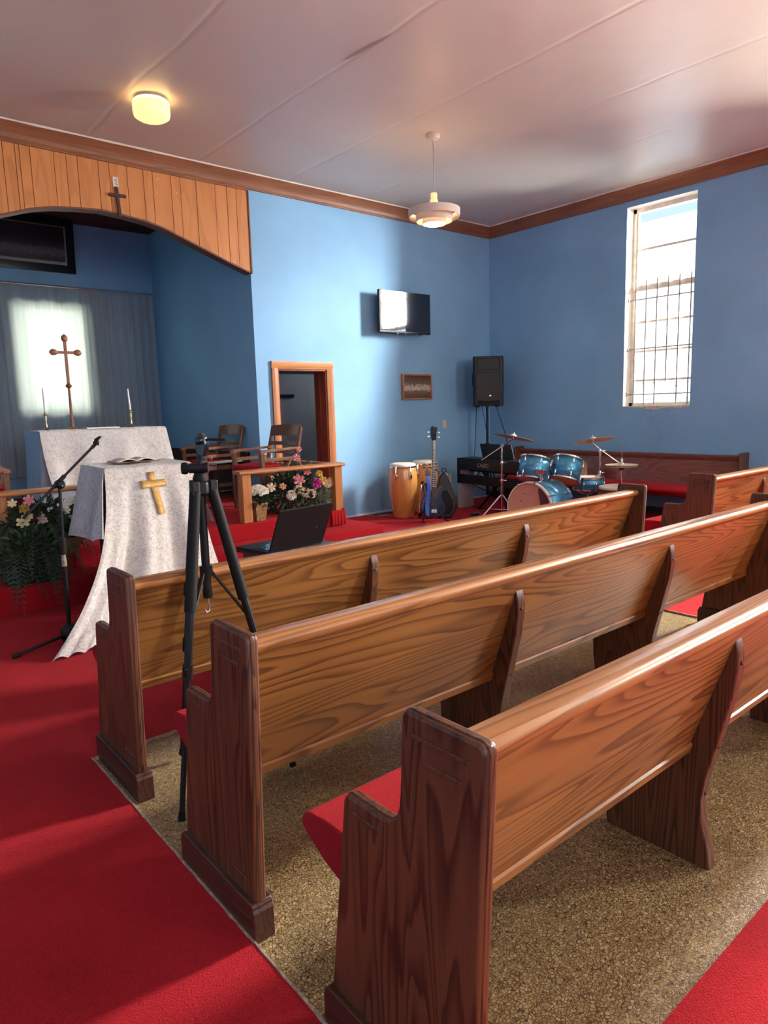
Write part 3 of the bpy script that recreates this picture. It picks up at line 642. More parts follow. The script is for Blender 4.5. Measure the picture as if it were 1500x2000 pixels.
for a in range(3):
    q = a*2*PI/3+0.5; MB().tube([(0.03*math.cos(q), 0.03*math.sin(q), -0.685), (0.115*math.cos(q), 0.115*math.sin(q), -0.772), (0.178*math.cos(q), 0.178*math.sin(q), -0.735), (0.249*math.cos(q), 0.249*math.sin(q), -0.70)], 0.004, 6).build('spoke', 'lamp_metal', t)

# ------------------------------------------------------------------ pews
END = [(-0.012, 0.0), (-0.012, 0.085), (-0.048, 0.835), (-0.044, 0.848), (-0.032, 0.853), (0.140, 0.853), (0.151, 0.848), (0.155, 0.836), (0.166, 0.68), (0.171, 0.650), (0.181, 0.625), (0.200, 0.610), (0.222, 0.606),
       (0.330, 0.606), (0.341, 0.601), (0.346, 0.588), (0.419, 0.085), (0.419, 0.0)]
BRK = [(0.060, 0.752), (0.046, 0.735), (0.034, 0.69), (0.034, 0.64), (0.045, 0.56), (0.066, 0.47), (0.090, 0.37), (0.112, 0.28), (0.122, 0.21), (0.120, 0.16), (0.106, 0.105), (0.094, 0.06), (0.088, 0.0),
       (0.430, 0.0), (0.442, 0.09), (0.447, 0.17), (0.455, 0.24), (0.47, 0.31), (0.24, 0.33), (0.20, 0.345), (0.168, 0.36), (0.07, 0.74)]
def offset_poly(poly, d):
    c = Vector((sum(p[0] for p in poly)/len(poly), sum(p[1] for p in poly)/len(poly))); out = []
    n = len(poly)
    for i in range(n):
        a, p, b = Vector(poly[i-1]), Vector(poly[i]), Vector(poly[(i+1) % n])
        n1 = Vector(((p-a).y, -(p-a).x)).normalized(); n2 = Vector(((b-p).y, -(b-p).x)).normalized()
        q = (n1+n2); q = q.normalized() if q.length > 1e-6 else n1
        out.append(tuple(p-q*d*-1)) 
    return out
def pew_end(t, x0, outer):
    """one end panel with its routed outline, inner cap and base trim; outer = -1 left face, +1 right face"""
    th = 0.034; o = MB().prism(END, 'x', x0, x0+th).build('end_panel', 'pew_end', t, smooth=25, bevel=0.006, seg=3)
    xs = x0 if outer < 0 else x0+th
    def groove(a, c):
        d = Vector((c[0]-a[0], c[1]-a[1])); n = Vector((-d.y, d.x)).normalized()*0.004
        a, c = Vector(a), Vector(c); poly = [tuple(a-n), tuple(c-n), tuple(c+n), tuple(a+n)]
        MB().prism(poly, 'x', xs-0.0035, xs+0.0035).build('moulding', 'pew_end', o, smooth=0, bevel=0.0012, seg=1)
    groove((-0.018, 0.812), (0.125, 0.812)); groove((0.005, 0.770), (0.100, 0.770))
    groove((0.225, 0.575), (0.320, 0.575)); groove((0.015, 0.16), (0.11, 0.16))
    MB().prism(offset_poly(END, -0.0028), 'x', x0+0.011, x0+th-0.011).build('edge_reed', 'pew_end', o, smooth=25, bevel=0.002, seg=1)
    base = [(-0.026, 0.0), (-0.026, 0.088), (-0.020, 0.094), (-0.020, 0.102), (-0.013, 0.110), (0.418, 0.110), (0.427, 0.102), (0.427, 0.094), (0.433, 0.088), (0.433, 0.0)]
    MB().prism(base, 'x', x0-0.014, x0+th+0.014).build('base_trim', 'pew_base', o, smooth=20, bevel=0.003)
def rod_profile():
    # back rail section in (y, z): flat top towards the seat, rounded nose at the rear, hollow beneath
    p = [(0.075, 0.822), (0.072, 0.832), (0.062, 0.837)]
    for i in range(9):
        q = PI/2+PI*i/8*0.95; p.append((0.016+0.020*math.cos(q), 0.816+0.020*math.sin(q)))
    p += [(0.030, 0.783), (0.048, 0.765), (0.062, 0.765), (0.072, 0.80)]
    p = [(y, z-0.017) for y, z in p]
    return p
def seat_poly():
    return [(0.205, 0.345), (0.43, 0.318), (0.50, 0.340), (0.575, 0.378), (0.592, 0.392), (0.598, 0.408), (0.590, 0.424), (0.570, 0.436), (0.50, 0.446), (0.30, 0.448), (0.18, 0.452), (0.170, 0.44), (0.195, 0.37)]
def make_pew(label, L, brackets, loc, rz=0, group='oak pews with red cushions', wear=True):
    t = thing('church_pew', label, 'pew', loc, rz, group); th = 0.034
    pew_end(t, 0.0, -1); pew_end(t, L-th, 1)
    b = MB()
    # back: leaning plank with thickness
    b.prism([(0.020, 0.80), (0.040, 0.80), (0.192, 0.352), (0.172, 0.345)], 'x', th-0.002, L-th+0.002); b.build('back_panel', 'pew_back', t, smooth=0, bevel=0.002)
    b = MB().prism(rod_profile(), 'x', th-0.002, L-th+0.002); b.build('top_rail', 'pew_rail', t, smooth=40)
    b = MB().prism([(0.161, 0.352), (0.158, 0.360), (0.152, 0.380), (0.157, 0.386), (0.164, 0.384), (0.178, 0.346)], 'x', th, L-th); b.build('bottom_bead', 'pew_back', t, smooth=40)
    b = MB().prism(seat_poly(), 'x', 0.050, L-0.050); b.build('seat_cushion', 'cushion', t, smooth=50, bevel=0.012, seg=3)
    for x in brackets:
        k = MB().prism(BRK, 'x', x-0.021, x+0.021).build('bracket', 'pew_end', t, smooth=30, bevel=0.004)
        for y, z in ((0.033, 0.66), (0.086, 0.39), (0.118, 0.23)):
            MB().lathe([(0, -0.002), (0.006, -0.002), (0.006, 0.002), (0, 0.003)], 8, Matrix.Translation((x, y-0.001, z)) @ look((0, -1, 0.2))).build('screw_plug', 'pew_base', k)
    return t
PL = 4.25-0.774
make_pew('oak pew with red cushion nearest the camera, cut off at the right', PL, (1.17, 2.31), (0.774, 0.735, 0)).scale = (1, 1, 1.008)
make_pew('oak pew in the middle row, its left end beside the tripod foot', PL, (1.17, 2.30), (0.774, 1.512, 0))
make_pew('front row oak pew, seen behind the tripod and before the white draped pulpit', PL, (1.18, 2.31), (0.792, 2.39, 0)).scale = (1, 1, 0.997)
make_pew('oak pew beyond the right aisle, stepped end panel facing left with red seat tip', 2.35, (1.15,), (5.135, 2.335, 0))
wp = make_pew('long dark red pew standing against the right wall behind the drums', 3.20, (1.6,), (8.06, 3.24, 0), PI/2)
wp.scale = (1, 1, 0.945)
dark = M['pew_dark'] = wood('wall_pew_oak', (0.24, 0.075, 0.05), (0.12, 0.032, 0.024), 'x', rings=8, across=3, along=0.5, rough=0.35)
for ch in wp.children:
    if ch.name.split('.')[0] in ('back_panel', 'top_rail'): ch.data.materials[0] = dark

# ------------------------------------------------------------------ altar with cloths, cross and candles
AZ = 1.268; AX0, AX1, AY0, AY1 = 1.80, 3.08, 7.45, 8.05
t = thing('altar_table', 'grey blue clothed altar table in the niche under the white damask', 'table', (0, 0, 0))
MB().span((AX0+0.02, AY0+0.02, PZ), (AX1-0.02, AY1-0.02, AZ-0.012)).build('table_body', 'darkwood', t, smooth=0)
def under(u, v):
    q = u*2; s = 0.010*math.sin(u*40)*v
    if q < 1: p = (AX0-0.004-0.05*v*v-abs(s), AY1-(AY1-AY0)*q)
    else: p = (AX0+(AX1-AX0)*(q-1), AY0-0.002)
    return (p[0], p[1], AZ-0.004-(AZ-PZ-0.06)*v)
MB().grid(under, 80, 14).build('under_cloth', 'undercloth', t, smooth=60)
MB().span((AX0-0.004, AY0, AZ-0.012), (AX1, AY1, AZ-0.002)).build('tabletop', 'undercloth', t, smooth=0)
t = thing('altar_cloth', 'white damask cloth hanging over the altar table in the niche', 'cloth', (0, 0, 0))
def acl(u, v):
    x = AX0+0.0+(AX1-AX0+0.02)*u
    if v < 0.15: return (x, AY0+0.35*(1-v/0.15), AZ+0.006+0.004*math.sin(u*9))
    w_ = (v-0.15)/0.85; f = math.sin(u*21+0.7)*0.018+math.sin(u*9.3+2)*0.015
    sk = 0.10*w_*w_*max(0, 0.3-u)/0.3
    return (x+sk*0.6+0.09*w_*max(0, u-0.8)/0.2, AY0-0.012-0.05*w_-f*w_*1.2, AZ+0.004-0.60*w_)
MB().grid(acl, 70, 34).build('cloth_front', 'damask', t, smooth=80)
def acs(u, v):
    y = AY0+0.42*u; w_ = v
    return (AX1+0.018+0.06*w_+0.012*math.sin(u*12+1)*w_, y-0.01, AZ+0.004-0.60*w_*(1-0.25*u))
MB().grid(acs, 16, 20).build('cloth_side', 'damask', t, smooth=80)
t = thing('altar_cross', 'brown processional cross with budded ends standing on the altar', 'cross', (2.19, 7.70, AZ+0.002))
def bud(M_, c, ax):
    q = look(ax); return M_.lathe([(0.0, -0.012), (0.018, -0.008), (0.030, 0.012), (0.034, 0.035), (0.026, 0.056), (0.010, 0.066), (0, 0.075)], 14, Matrix.Translation(c) @ q)
b = MB(); zc = 0.800
b.box((0, 0, zc-0.10), (0.030, 0.016, 0.46)); b.build('upright', 'cross_wood', t, smooth=0, bevel=0.003)
box((0, 0, zc), (0.19, 0.017, 0.028)).build('crossbar', 'cross_wood', t, smooth=0, bevel=0.003)
for c, ax in (((0, 0, zc+0.115), (0, 0, 1)), ((-0.09, 0, zc), (-1, 0, 0)), ((0.09, 0, zc), (1, 0, 0))):
    k = bud(MB(), c, ax).build('bud', 'cross_wood', t, smooth=50); k.scale = (1, 0.55, 1) if ax[2] == 0 else (1, 0.5, 1)
MB().lathe([(0, -0.03), (0.022, -0.015), (0.034, 0.0), (0.022, 0.02), (0.0, 0.04)], 14, Matrix.Translation((0, 0, zc-0.345))).build('knop', 'cross_wood', t, smooth=50)
MB().tube([(0, 0, 0), (0, 0, zc-0.34)], [0.017, 0.012], 10).build('staff', 'cross_wood', t)
MB().lathe([(0, 0), (0.06, 0), (0.06, 0.012), (0.025, 0.03), (0, 0.03)], 20).build('foot', 'cross_wood', t, smooth=40)
def candle(loc, h, label, lean):
    t = thing('candlestick', label, 'candlestick', loc, 0, 'altar candlesticks')
    MB().lathe([(0, 0), (0.040, 0), (0.042, 0.006), (0.018, 0.016), (0.010, 0.03), (0.014, 0.045), (0.008, 0.06), (0.007, 0.09), (0.011, 0.135), (0.007, 0.15), (0.016, 0.165), (0.024, 0.170), (0.024, 0.173), (0.010, 0.174), (0.012, 0.19), (0, 0.19)], 18).build('holder', 'brass', t, smooth=40)
    MB().tube([(0, 0, 0.18), (lean*0.5, 0, 0.18+h/2), (lean, 0, 0.18+h)], [0.0105, 0.010, 0.008], 12).build('candle', 'candle', t)
    MB().tube([(lean, 0, 0.18+h), (lean, 0, 0.19+h)], 0.0015, 5).build('wick', 'ink', t)
candle((1.925, 7.66, AZ+0.002), 0.25, 'brass candlestick with white taper at the left end of the altar', 0.0)
candle((2.80, 7.66, AZ+0.008), 0.24, 'brass candlestick with leaning taper at the right end of the altar', -0.012)
# open altar book lying flat between them
b = MB(); 
tag(box((2.44, 7.60, AZ+0.014), (0.34, 0.22, 0.016)).build('book', 'paper', None, smooth=0, bevel=0.004), 'thin pale book lying on the altar between the cross and right candlestick', 'book')

# niche curtain, rod and big picture
cu = thing('sheer_curtain', 'long white sheer curtain glowing before the niche window', 'curtain', (0, 0, 0))
def folds(u, k): return 0.020*math.sin(u*k)+0.008*math.sin(u*k*2.3+1)
def mk(x0, x1, y, k):
    def fn(u, v):
        sp = 0.25+0.75*v
        return (x0+(x1-x0)*u, y+folds(u, k)*(0.45+0.55*v), 3.10-2.45*v)
    return fn
MB().grid(mk(0.95, 2.12, 9.81, 60), 120, 14).build('curtain_panel', 'sheer', cu, smooth=80)
MB().grid(mk(2.06, 3.30, 9.835, 24), 100, 14).build('curtain_panel', 'sheer', cu, smooth=80)
MB().grid(mk(3.05, 4.035, 9.81, 55), 120, 14).build('curtain_panel', 'sheer', cu, smooth=80)
tag(MB().tube([(0.9, 9.78, 3.09), (4.03, 9.78, 3.09)], 0.012, 10).build('curtain_rod', 'steel'), 'thin metal curtain rod across the back of the niche', 'rod')
t = thing('framed_picture', 'large dark framed picture high on the niche back wall', 'picture', (2.30, NY-0.035, 3.62), 0); t.rotation_euler = (R(4), 0, 0)
fw_, fh_ = 1.46, 0.68
b = MB()
for s in (-1, 1): b.box((s*(fw_/2-0.05), 0, 0), (0.10, 0.05, fh_)); b.box((0, 0, s*(fh_/2-0.05)), (fw_-0.2, 0.05, 0.10))
b.build('frame', 'black_gloss', t, smooth=0, bevel=0.006)
box((0, 0.008, 0), (fw_-0.18, 0.01, fh_-0.18)).build('mount', 'grey_board', t, smooth=0)
M['print'] = picture_mat('dark_print_picture', ((0.018, 0.017, 0.018), (0.045, 0.042, 0.042), (0.14, 0.135, 0.14)), (-0.24, 0.46))
box((0, -0.001, 0.015), (fw_-0.24, 0.01, fh_-0.25)).build('print', M['print'], t, smooth=0)
box((0, -0.012, 0), (fw_-0.19, 0.003, fh_-0.19)).build('glass', 'glass', t, smooth=0)

# ------------------------------------------------------------------ pulpit with its long white cloth
t = thing('pulpit', 'wooden pulpit hidden under white damask in front of the altar steps', 'pulpit', (0, 0, 0))
b = MB().span((1.62, 4.88, 0), (2.14, 5.28, 1.00)); b.build('body', 'darkwood', t, smooth=0)
MB().prism([(4.85, 1.005), (4.85, 1.03), (5.32, 1.045), (5.32, 1.02)], 'x', 1.56, 2.18).build('reading_top', 'darkwood', t, smooth=0)
pc = thing('pulpit_cloth', 'white damask cloth with a gold cross draped over the pulpit and trailing to the floor', 'cloth', (0, 0, 0))
def pf(u, v):
    x0, x1 = 1.555, 2.19
    if v < 0.12:
        return (x0+(x1-x0)*u, 5.32-(5.32-4.84)*(v/0.12), 1.056-0.010*(v/0.12)+0.003*math.sin(u*14))
    w_ = (v-0.12)/0.88
    bx = 0.93+(2.20-0.93)*u; by = 4.14+0.10*u
    k = 0.35*w_+0.65*w_**2.4
    x = (x0+(x1-x0)*u)*(1-k)+bx*k; y = 4.838*(1-w_**1.1)+by*w_**1.1
    z = 1.046*(1-w_)+0.012*w_
    f = math.sin(u*17+0.6)*0.040+math.sin(u*33+2)*0.018
    f *= min(1, w_*1.8)*(1-0.5*max(0, w_-0.8)/0.2)
    # left corner puddles forward on the floor
    if w_ > 0.9 and u < 0.35: z = max(0.014, z)+0.02*abs(math.sin(u*40))
    return (x+f*0.25, y-f*0.9-0.004, max(z, 0.012))
MB().grid(pf, 90, 64).build('front_drape', 'damask', pc, smooth=80)
def ps(u, v):
    y = 4.835+(5.36-4.835)*u; d = 0.56+0.03*math.sin(u*6)-0.08*(1-u)
    out = 0.06+0.03*math.sin(u*9+0.8)
    return (1.557-out*v-0.06*v*u, y+0.10*v*u, 1.050-d*v)
MB().grid(ps, 24, 20).build('side_drape', 'damask', pc, smooth=80)
def ps2(u, v):
    y = 4.80-(0.34)*u*v+0.06*u; 
    return (1.548-0.15*v-0.02*math.sin(u*7)*v, y-0.06*v, 1.044-(0.46-0.04*u)*v)
MB().grid(ps2, 12, 20).build('side_drape', 'damask', pc, smooth=80)
def ps3(u, v):
    y = 4.87+(5.36-4.87)*u
    return (2.192+0.05*v+0.015*math.sin(u*10)*v, y-0.25*v*(1-u), 1.05-(0.44)*v)
MB().grid(ps3, 20, 16).build('side_drape', 'damask', pc, smooth=80)
def on_front(x, z, off=0.012):   # point on the cloth front, slightly proud
    best = None
    for i in range(91):
        for j in range(8, 60):
            p = pf(i/90, j/64); d = (p[0]-x)**2+(p[2]-z)**2
            if best is None or d < best[0]: best = (d, p)
    return (x, best[1][1]-off, z)
def patch(x0, x1, z0, z1, nx, nz):
    vs = [on_front(x0+(x1-x0)*i/nx, z0+(z1-z0)*j/nz) for j in range(nz+1) for i in range(nx+1)]
    return MB().add(vs, [(j*(nx+1)+i, j*(nx+1)+i+1, (j+1)*(nx+1)+i+1, (j+1)*(nx+1)+i) for j in range(nz) for i in range(nx)])
cx_ = 1.862
patch(cx_-0.026, cx_+0.026, 0.715, 1.0, 2, 10).build('embroidered_cross_upright', 'gold', pc, smooth=80, solid=0.004)
patch(cx_-0.095, cx_+0.095, 0.895, 0.945, 8, 2).build('embroidered_cross_bar', 'gold', pc, smooth=80, solid=0.004)
t = thing('pulpit_book', 'open book resting on the white covered pulpit top', 'book', (1.86, 5.12, 1.066))
def pg(s):
    return lambda u, v: (s*0.15*u, -0.10+0.2*v, 0.022*math.sin(PI*min(1, u*1.15))*0.8+0.004)
for s in (-1, 1): MB().grid(pg(s), 8, 3).build('page', 'paper', t, smooth=60, solid=0.006)
box((0, 0, 0.0), (0.32, 0.215, 0.006)).build('cover', 'chair_wood', t, smooth=0)

# ------------------------------------------------------------------ altar rails
def rail(label, x0, x1, posts, mid_y=5.725):
    t = thing('altar_rail', label, 'railing', (0, 0, 0)); 
    MB().prism([(mid_y-0.075, 0.832), (mid_y-0.082, 0.845), (mid_y-0.072, 0.862), (mid_y+0.06, 0.866), (mid_y+0.07, 0.856), (mid_y+0.06, 0.834)], 'x', x0, x1).build('handrail', 'rail_wood', t, smooth=30, bevel=0.004)
    for px in posts: box((px, mid_y, (PZ+0.832)/2), (0.092, 0.095, 0.832-PZ)).build('post', 'post_wood', t, smooth=0, bevel=0.003)
    return t
tr = rail('pine altar rail with square posts at the right of the platform, before the flowers', 3.02, 4.235, (3.105, 4.165))
MB().prism([(4.11, 0.834), (4.11, 0.860), (4.225, 0.860), (4.225, 0.834)], 'y', 5.78, 6.99).build('return_rail', 'crown_y', tr, smooth=0, bevel=0.005)
box((4.105, 6.99, (PZ+0.834)/2), (0.085, 0.085, 0.834-PZ)).build('post', 'post_wood', tr, smooth=0, bevel=0.003)
rail('pine altar rail at the left of the platform behind the microphone stand', 0.60, 1.72, (1.055, ))

# ------------------------------------------------------------------ armchairs on the platform (local front = -y)
def armchair(label, loc, rz, group='wooden armchairs on the altar platform'):
    t = thing('armchair', label, 'chair', loc, rz, group); W, D = 0.54, 0.48; a = W/2-0.025
    for s in (-1, 1):
        box((s*a, -D/2+0.025, 0.30), (0.045, 0.045, 0.60)).build('leg', 'chair_wood', t, smooth=0, bevel=0.004)
        MB().tube([(s*a, D/2-0.05, 0), (s*a, D/2-0.03, 0.42), (s*a, D/2+0.02, 0.64), (s*a, D/2+0.075, 0.86)], [0.025, 0.026, 0.024, 0.020], 8).build('back_post', 'chair_wood', t, smooth=50)
        # arm: flat, bent down at the front
        MB().prism([(-D/2-0.01, 0.60), (-D/2-0.01, 0.625), (-D/2+0.02, 0.640), (D/2+0.02, 0.655), (D/2+0.02, 0.632), (-D/2+0.05, 0.612), (-D/2+0.04, 0.60)], 'x', s*a-0.030, s*a+0.030).build('arm', 'chair_arm', t, smooth=40, bevel=0.004)
        box((s*a, 0, 0.535), (0.022, D-0.06, 0.035)).build('side_rail', 'chair_arm', t, smooth=0, bevel=0.003)
        box((s*a, 0, 0.19), (0.025, D-0.05, 0.04)).build('stretcher', 'chair_wood', t, smooth=0, bevel=0.003)
    MB().span((-a, -D/2+0.01, 0.37), (a, D/2-0.04, 0.42)).build('seat_frame', 'chair_wood', t, smooth=0, bevel=0.004)
    MB().prism([(-D/2-0.02, 0.425), (-D/2-0.025, 0.450), (-D/2+0.005, 0.475), (0, 0.49), (D/2-0.06, 0.475), (D/2-0.04, 0.425)], 'x', -a+0.02, a-0.02).build('seat_cushion', 'cushion', t, smooth=60, bevel=0.012, seg=3)
    def curved(z0, z1, y, th, name):
        n = 10; vs = []
        for i in range(n+1):
            x = -a+2*a*i/n; c = 0.035*(1-(x/a)**2)
            for yy in (y+c, y+c+th):
                for z in (z0, z1+ (0.012*(1-(x/a)**2) if z1 > 0.8 else 0)): vs.append((x, yy+(z-0.6)*0.25, z))
        fs = [(0, 1, 3, 2), (4*n, 4*n+2, 4*n+3, 4*n+1)]
        for i in range(n):
            k = 4*i; fs += [(k, k+4, k+5, k+1), (k+2, k+3, k+7, k+6), (k, k+2, k+6, k+4), (k+1, k+5, k+7, k+3)]
        return MB().add(vs, fs).build(name, 'chair_wood', t, smooth=30, bevel=0.003)
    yb = D/2-0.015
    curved(0.765, 0.875, yb, 0.024, 'crest_rail'); curved(0.665, 0.705, yb, 0.018, 'back_slat'); curved(0.575, 0.61, yb, 0.018, 'back_slat')
    return t
armchair('dark wooden armchair with round red cushion before the doorway', (3.74, 6.42, PZ), -PI/2+R(6))
armchair('dark wooden armchair inside the niche by its right blue wall', (3.70, 7.62, PZ), -PI/2+R(4))
armchair('wooden armchair with red seat at the left picture edge behind the left altar rail', (1.00, 6.35, PZ), PI/2-R(5))

# small wire table with papers
t = thing('wire_side_table', 'small black wire table with papers between the two armchairs', 'table', (3.50, 6.87, PZ), R(8))
TH = 0.50
MB().span((-0.22, -0.17, TH-0.02), (0.22, 0.17, TH)).build('tabletop', 'black_gloss', t, smooth=0, bevel=0.004)
for sx in (-1, 1):
    for sy in (-1, 1): MB().tube([(sx*0.20, sy*0.15, TH-0.02), (sx*0.20, sy*0.15, 0)], 0.007, 6).build('leg', 'black', t)
for s in (-1, 1):
    MB().tube([(-0.20, s*0.15, 0.16), (0.20, s*0.15, 0.16)], 0.006, 6).build('crossbar', 'black', t)
    MB().tube([(s*0.20, -0.15, 0.16), (s*0.20, 0.15, 0.16)], 0.006, 6).build('crossbar', 'black', t)
    MB().tube([(s*0.20, -0.15, 0.008), (s*0.20, 0.15, 0.008)], 0.006, 6).build('foot_bar', 'black', t)
tag(box((3.50, 6.85, PZ+TH+0.004), (0.30, 0.22, 0.006), Matrix.Rotation(R(20), 4, 'Z')).build('papers', 'paper', None, smooth=0), 'white papers lying on the small black wire table', 'papers')

# ------------------------------------------------------------------ microphone stand
t = thing('microphone_stand', 'black boom microphone stand on the red carpet at the left, before the steps', 'stand', (1.135, 4.455, 0.009))
MB().lathe([(0, 0.012), (0.045, 0.012), (0.052, 0.025), (0.052, 0.075), (0.04, 0.10), (0.02, 0.115), (0, 0.12)], 18).build('hub', 'black', t, smooth=40)
def leg(ang, L=0.36):
    q = R(ang); d = (math.cos(q), math.sin(q)); MB().tube([(d[0]*0.03, d[1]*0.03, 0.048), (d[0]*L, d[1]*L, 0.018)], 0.011, 8).build('leg', 'black', t)
    MB().lathe([(0, -0.03), (0.014, -0.03), (0.014, 0.012), (0, 0.014)], 10, Matrix.Translation((d[0]*L, d[1]*L, 0.016)) @ look((d[0], d[1], -0.1))).build('foot', 'black_matte', t, smooth=40)
leg(197, 0.35); leg(317, 0.33); leg(77, 0.33)
MB().tube([(0, 0, 0.10), (0.012, 0, 0.60)], 0.0135, 12).build('lower_tube', 'black', t)
MB().lathe([(0.0150, 0.482), (0.0155, 0.495), (0.0150, 0.555)], 14, Matrix.Translation((0.008, 0, 0)), cap=False).build('worn_band', 'binding', t, smooth=40)
MB().tube([(0.011, 0, 0.56), (0.012, 0, 0.66)], 0.018, 12).build('clutch', 'black', t)
MB().tube([(0.012, 0, 0.60), (0.025, 0, 0.975)], 0.010, 12).build('upper_tube', 'black', t)
MB().lathe([(0, -0.035), (0.016, -0.035), (0.028, -0.02), (0.028, 0.02), (0.016, 0.035), (0, 0.035)], 14, Matrix.Translation((0.027, 0, 0.99)) @ look((0, 1, 0))).build('boom_clamp', 'black', t, smooth=40)
MB().tube([(0.027, 0.03, 0.985), (0.027, -0.06, 0.985)], 0.006, 8).build('clamp_screw', 'chrome', t)
MB().tube([(-0.195, 0, 0.805), (0.245, 0, 1.210)], 0.0080, 10).build('boom', 'black', t)
MB().tube([(-0.01, 0.0, 0.975), (0.06, 0, 1.040)], 0.013, 10).build('boom_grip', 'black', t)
MB().tube([(-0.195, 0, 0.805), (-0.165, 0, 0.833)], 0.010, 10).build('boom_end', 'black_matte', t)
MB().tube([(0.235, 0, 1.200), (0.262, 0, 1.226)], 0.011, 10).build('swivel', 'black', t)
b = MB()
for s in (-1, 1): b.tube([(0.255, s*0.012, 1.222), (0.268, s*0.020, 1.250), (0.292, s*0.016, 1.268)], [0.008, 0.007, 0.004], 8)
b.box((0.262, 0, 1.226), (0.028, 0.03, 0.024)); b.build('microphone_clip', 'black_matte', t, smooth=40)

# ------------------------------------------------------------------ tripod with a phone holder and small camera
t = thing('tripod', 'black camera tripod standing between the front and middle pews', 'tripod', (1.064, 2.285, 0))
feet = [(-0.228, -0.165), (0.256, -0.115), (-0.029, 0.279)]
ztop = 1.160
for fx_, fy_ in feet:
    top = Vector((fx_*0.14, fy_*0.14, ztop-0.03)); ft = Vector((fx_, fy_, 0.02)); L = lambda k: tuple(top.lerp(ft, k))
    lg = MB().tube([L(0.0), L(0.37)], [0.019, 0.021], 12).build('leg', 'black_matte', t)
    MB().tube([L(0.36), L(0.56)], 0.0145, 10).build('middle_section', 'black', lg)
    MB().tube([L(0.53), L(0.575)], 0.0190, 10).build('leg_clamp', 'black', lg)
    k0 = top.lerp(ft, 0.55); MB().box(k0+Vector((fx_, fy_, 0)).normalized()*0.016, (0.016, 0.02, 0.03)).build('clamp_lever', 'black', lg, smooth=0, bevel=0.003)
    MB().tube([L(0.56), L(0.985)], 0.0100, 10).build('lower_section', 'black', lg)
    MB().tube([L(0.968), L(0.995)], [0.011, 0.014], 10).build('rubber_foot', 'black_matte', lg)
    hinge = top.lerp(ft, 0.44); MB().tube([(0.016*fx_/0.28, 0.016*fy_/0.28, 0.835), tuple(hinge)], 0.0055, 8).build('brace', 'black', t)
MB().lathe([(0, -0.03), (0.028, -0.03), (0.036, -0.02), (0.036, 0.018), (0.026, 0.024), (0, 0.024)], 9, Matrix.Translation((0, 0, ztop-0.02))).build('collar', 'black', t, smooth=20, bevel=0.003)
for fx_, fy_ in feet: box((fx_*0.15, fy_*0.15, ztop-0.02), (0.03, 0.03, 0.05)).build('hinge_block', 'black', t, smooth=0, bevel=0.005)
MB().tube([(0, 0, ztop), (0, 0, 0.735)], 0.0150, 12).build('center_column', 'black', t)
MB().tube([(0, 0, 0.85), (0, 0, 0.815)], 0.023, 14).build('brace_collar', 'black_matte', t)
MB().tube([(0, 0, 0.765), (0, 0, 0.735)], 0.0175, 12).build('column_cap', 'black_matte', t)
MB().tube([(0, 0, 0.735), (0, 0, 0.715), (0.004, 0, 0.700), (0.002, 0, 0.684), (-0.008, 0, 0.680), (-0.015, 0, 0.690), (-0.014, 0, 0.700)], 0.0035, 8).build('hook', 'steel', t)
MB().lathe([(0, 0), (0.024, 0), (0.026, 0.012), (0.018, 0.03), (0, 0.03)], 16, Matrix.Translation((0, 0, ztop+0.002))).build('ball_base', 'black_matte', t, smooth=40)
ZH = ztop+0.050
MB().tube([(-0.030, 0.020, ZH), (0.026, -0.018, ZH)], 0.018, 16).build('pan_head', 'black', t)
MB().lathe([(0, -0.010), (0.020, -0.010), (0.022, 0), (0.020, 0.010), (0, 0.010)], 12, Matrix.Translation((-0.042, 0.029, ZH)) @ look((-0.83, 0.56, 0))).build('lock_knob', 'black_matte', t, smooth=30)
MB().tube([(0.006, 0, ZH+0.012), (0.010, 0, ZH+0.040)], 0.014, 12).build('neck', 'black', t)
cm = Matrix.Translation((0.016, 0, ZH+0.078)) @ Matrix.Rotation(R(-52), 4, 'Z')
ov = [(0.021*math.cos(q)*(1.0), 0.046*math.sin(q)) for q in [2*PI*i/20 for i in range(20)]]
b_ = MB().prism(ov, 'x', -0.016, 0.016); b_.v = [tuple(cm @ Vector((v[1], v[0], v[2]))) for v in b_.v]; b_.build('camera_body', 'black_gloss', t, smooth=30, bevel=0.006, seg=3)
MB().lathe([(0, 0), (0.014, 0), (0.014, 0.008), (0.010, 0.012), (0, 0.013)], 20, cm @ Matrix.Translation((0.0, -0.018, 0.018)) @ look((0, -1, 0))).build('lens', 'black_gloss', t, smooth=40)
MB().tube([(0.012, 0.0, ZH+0.030), (0.014, 0.0, ZH+0.042)], 0.019, 12).build('mount_plate', 'black', t)
MB().tube([(0.034, -0.020, ZH+0.030), (0.038, -0.026, ZH+0.036)], 0.005, 8).build('mount_screw', 'chrome', t)
MB().tube([(0.026, -0.004, ZH+0.100), (0.085, -0.044, ZH+0.098)], 0.005, 8).build('pan_handle', 'black', t)

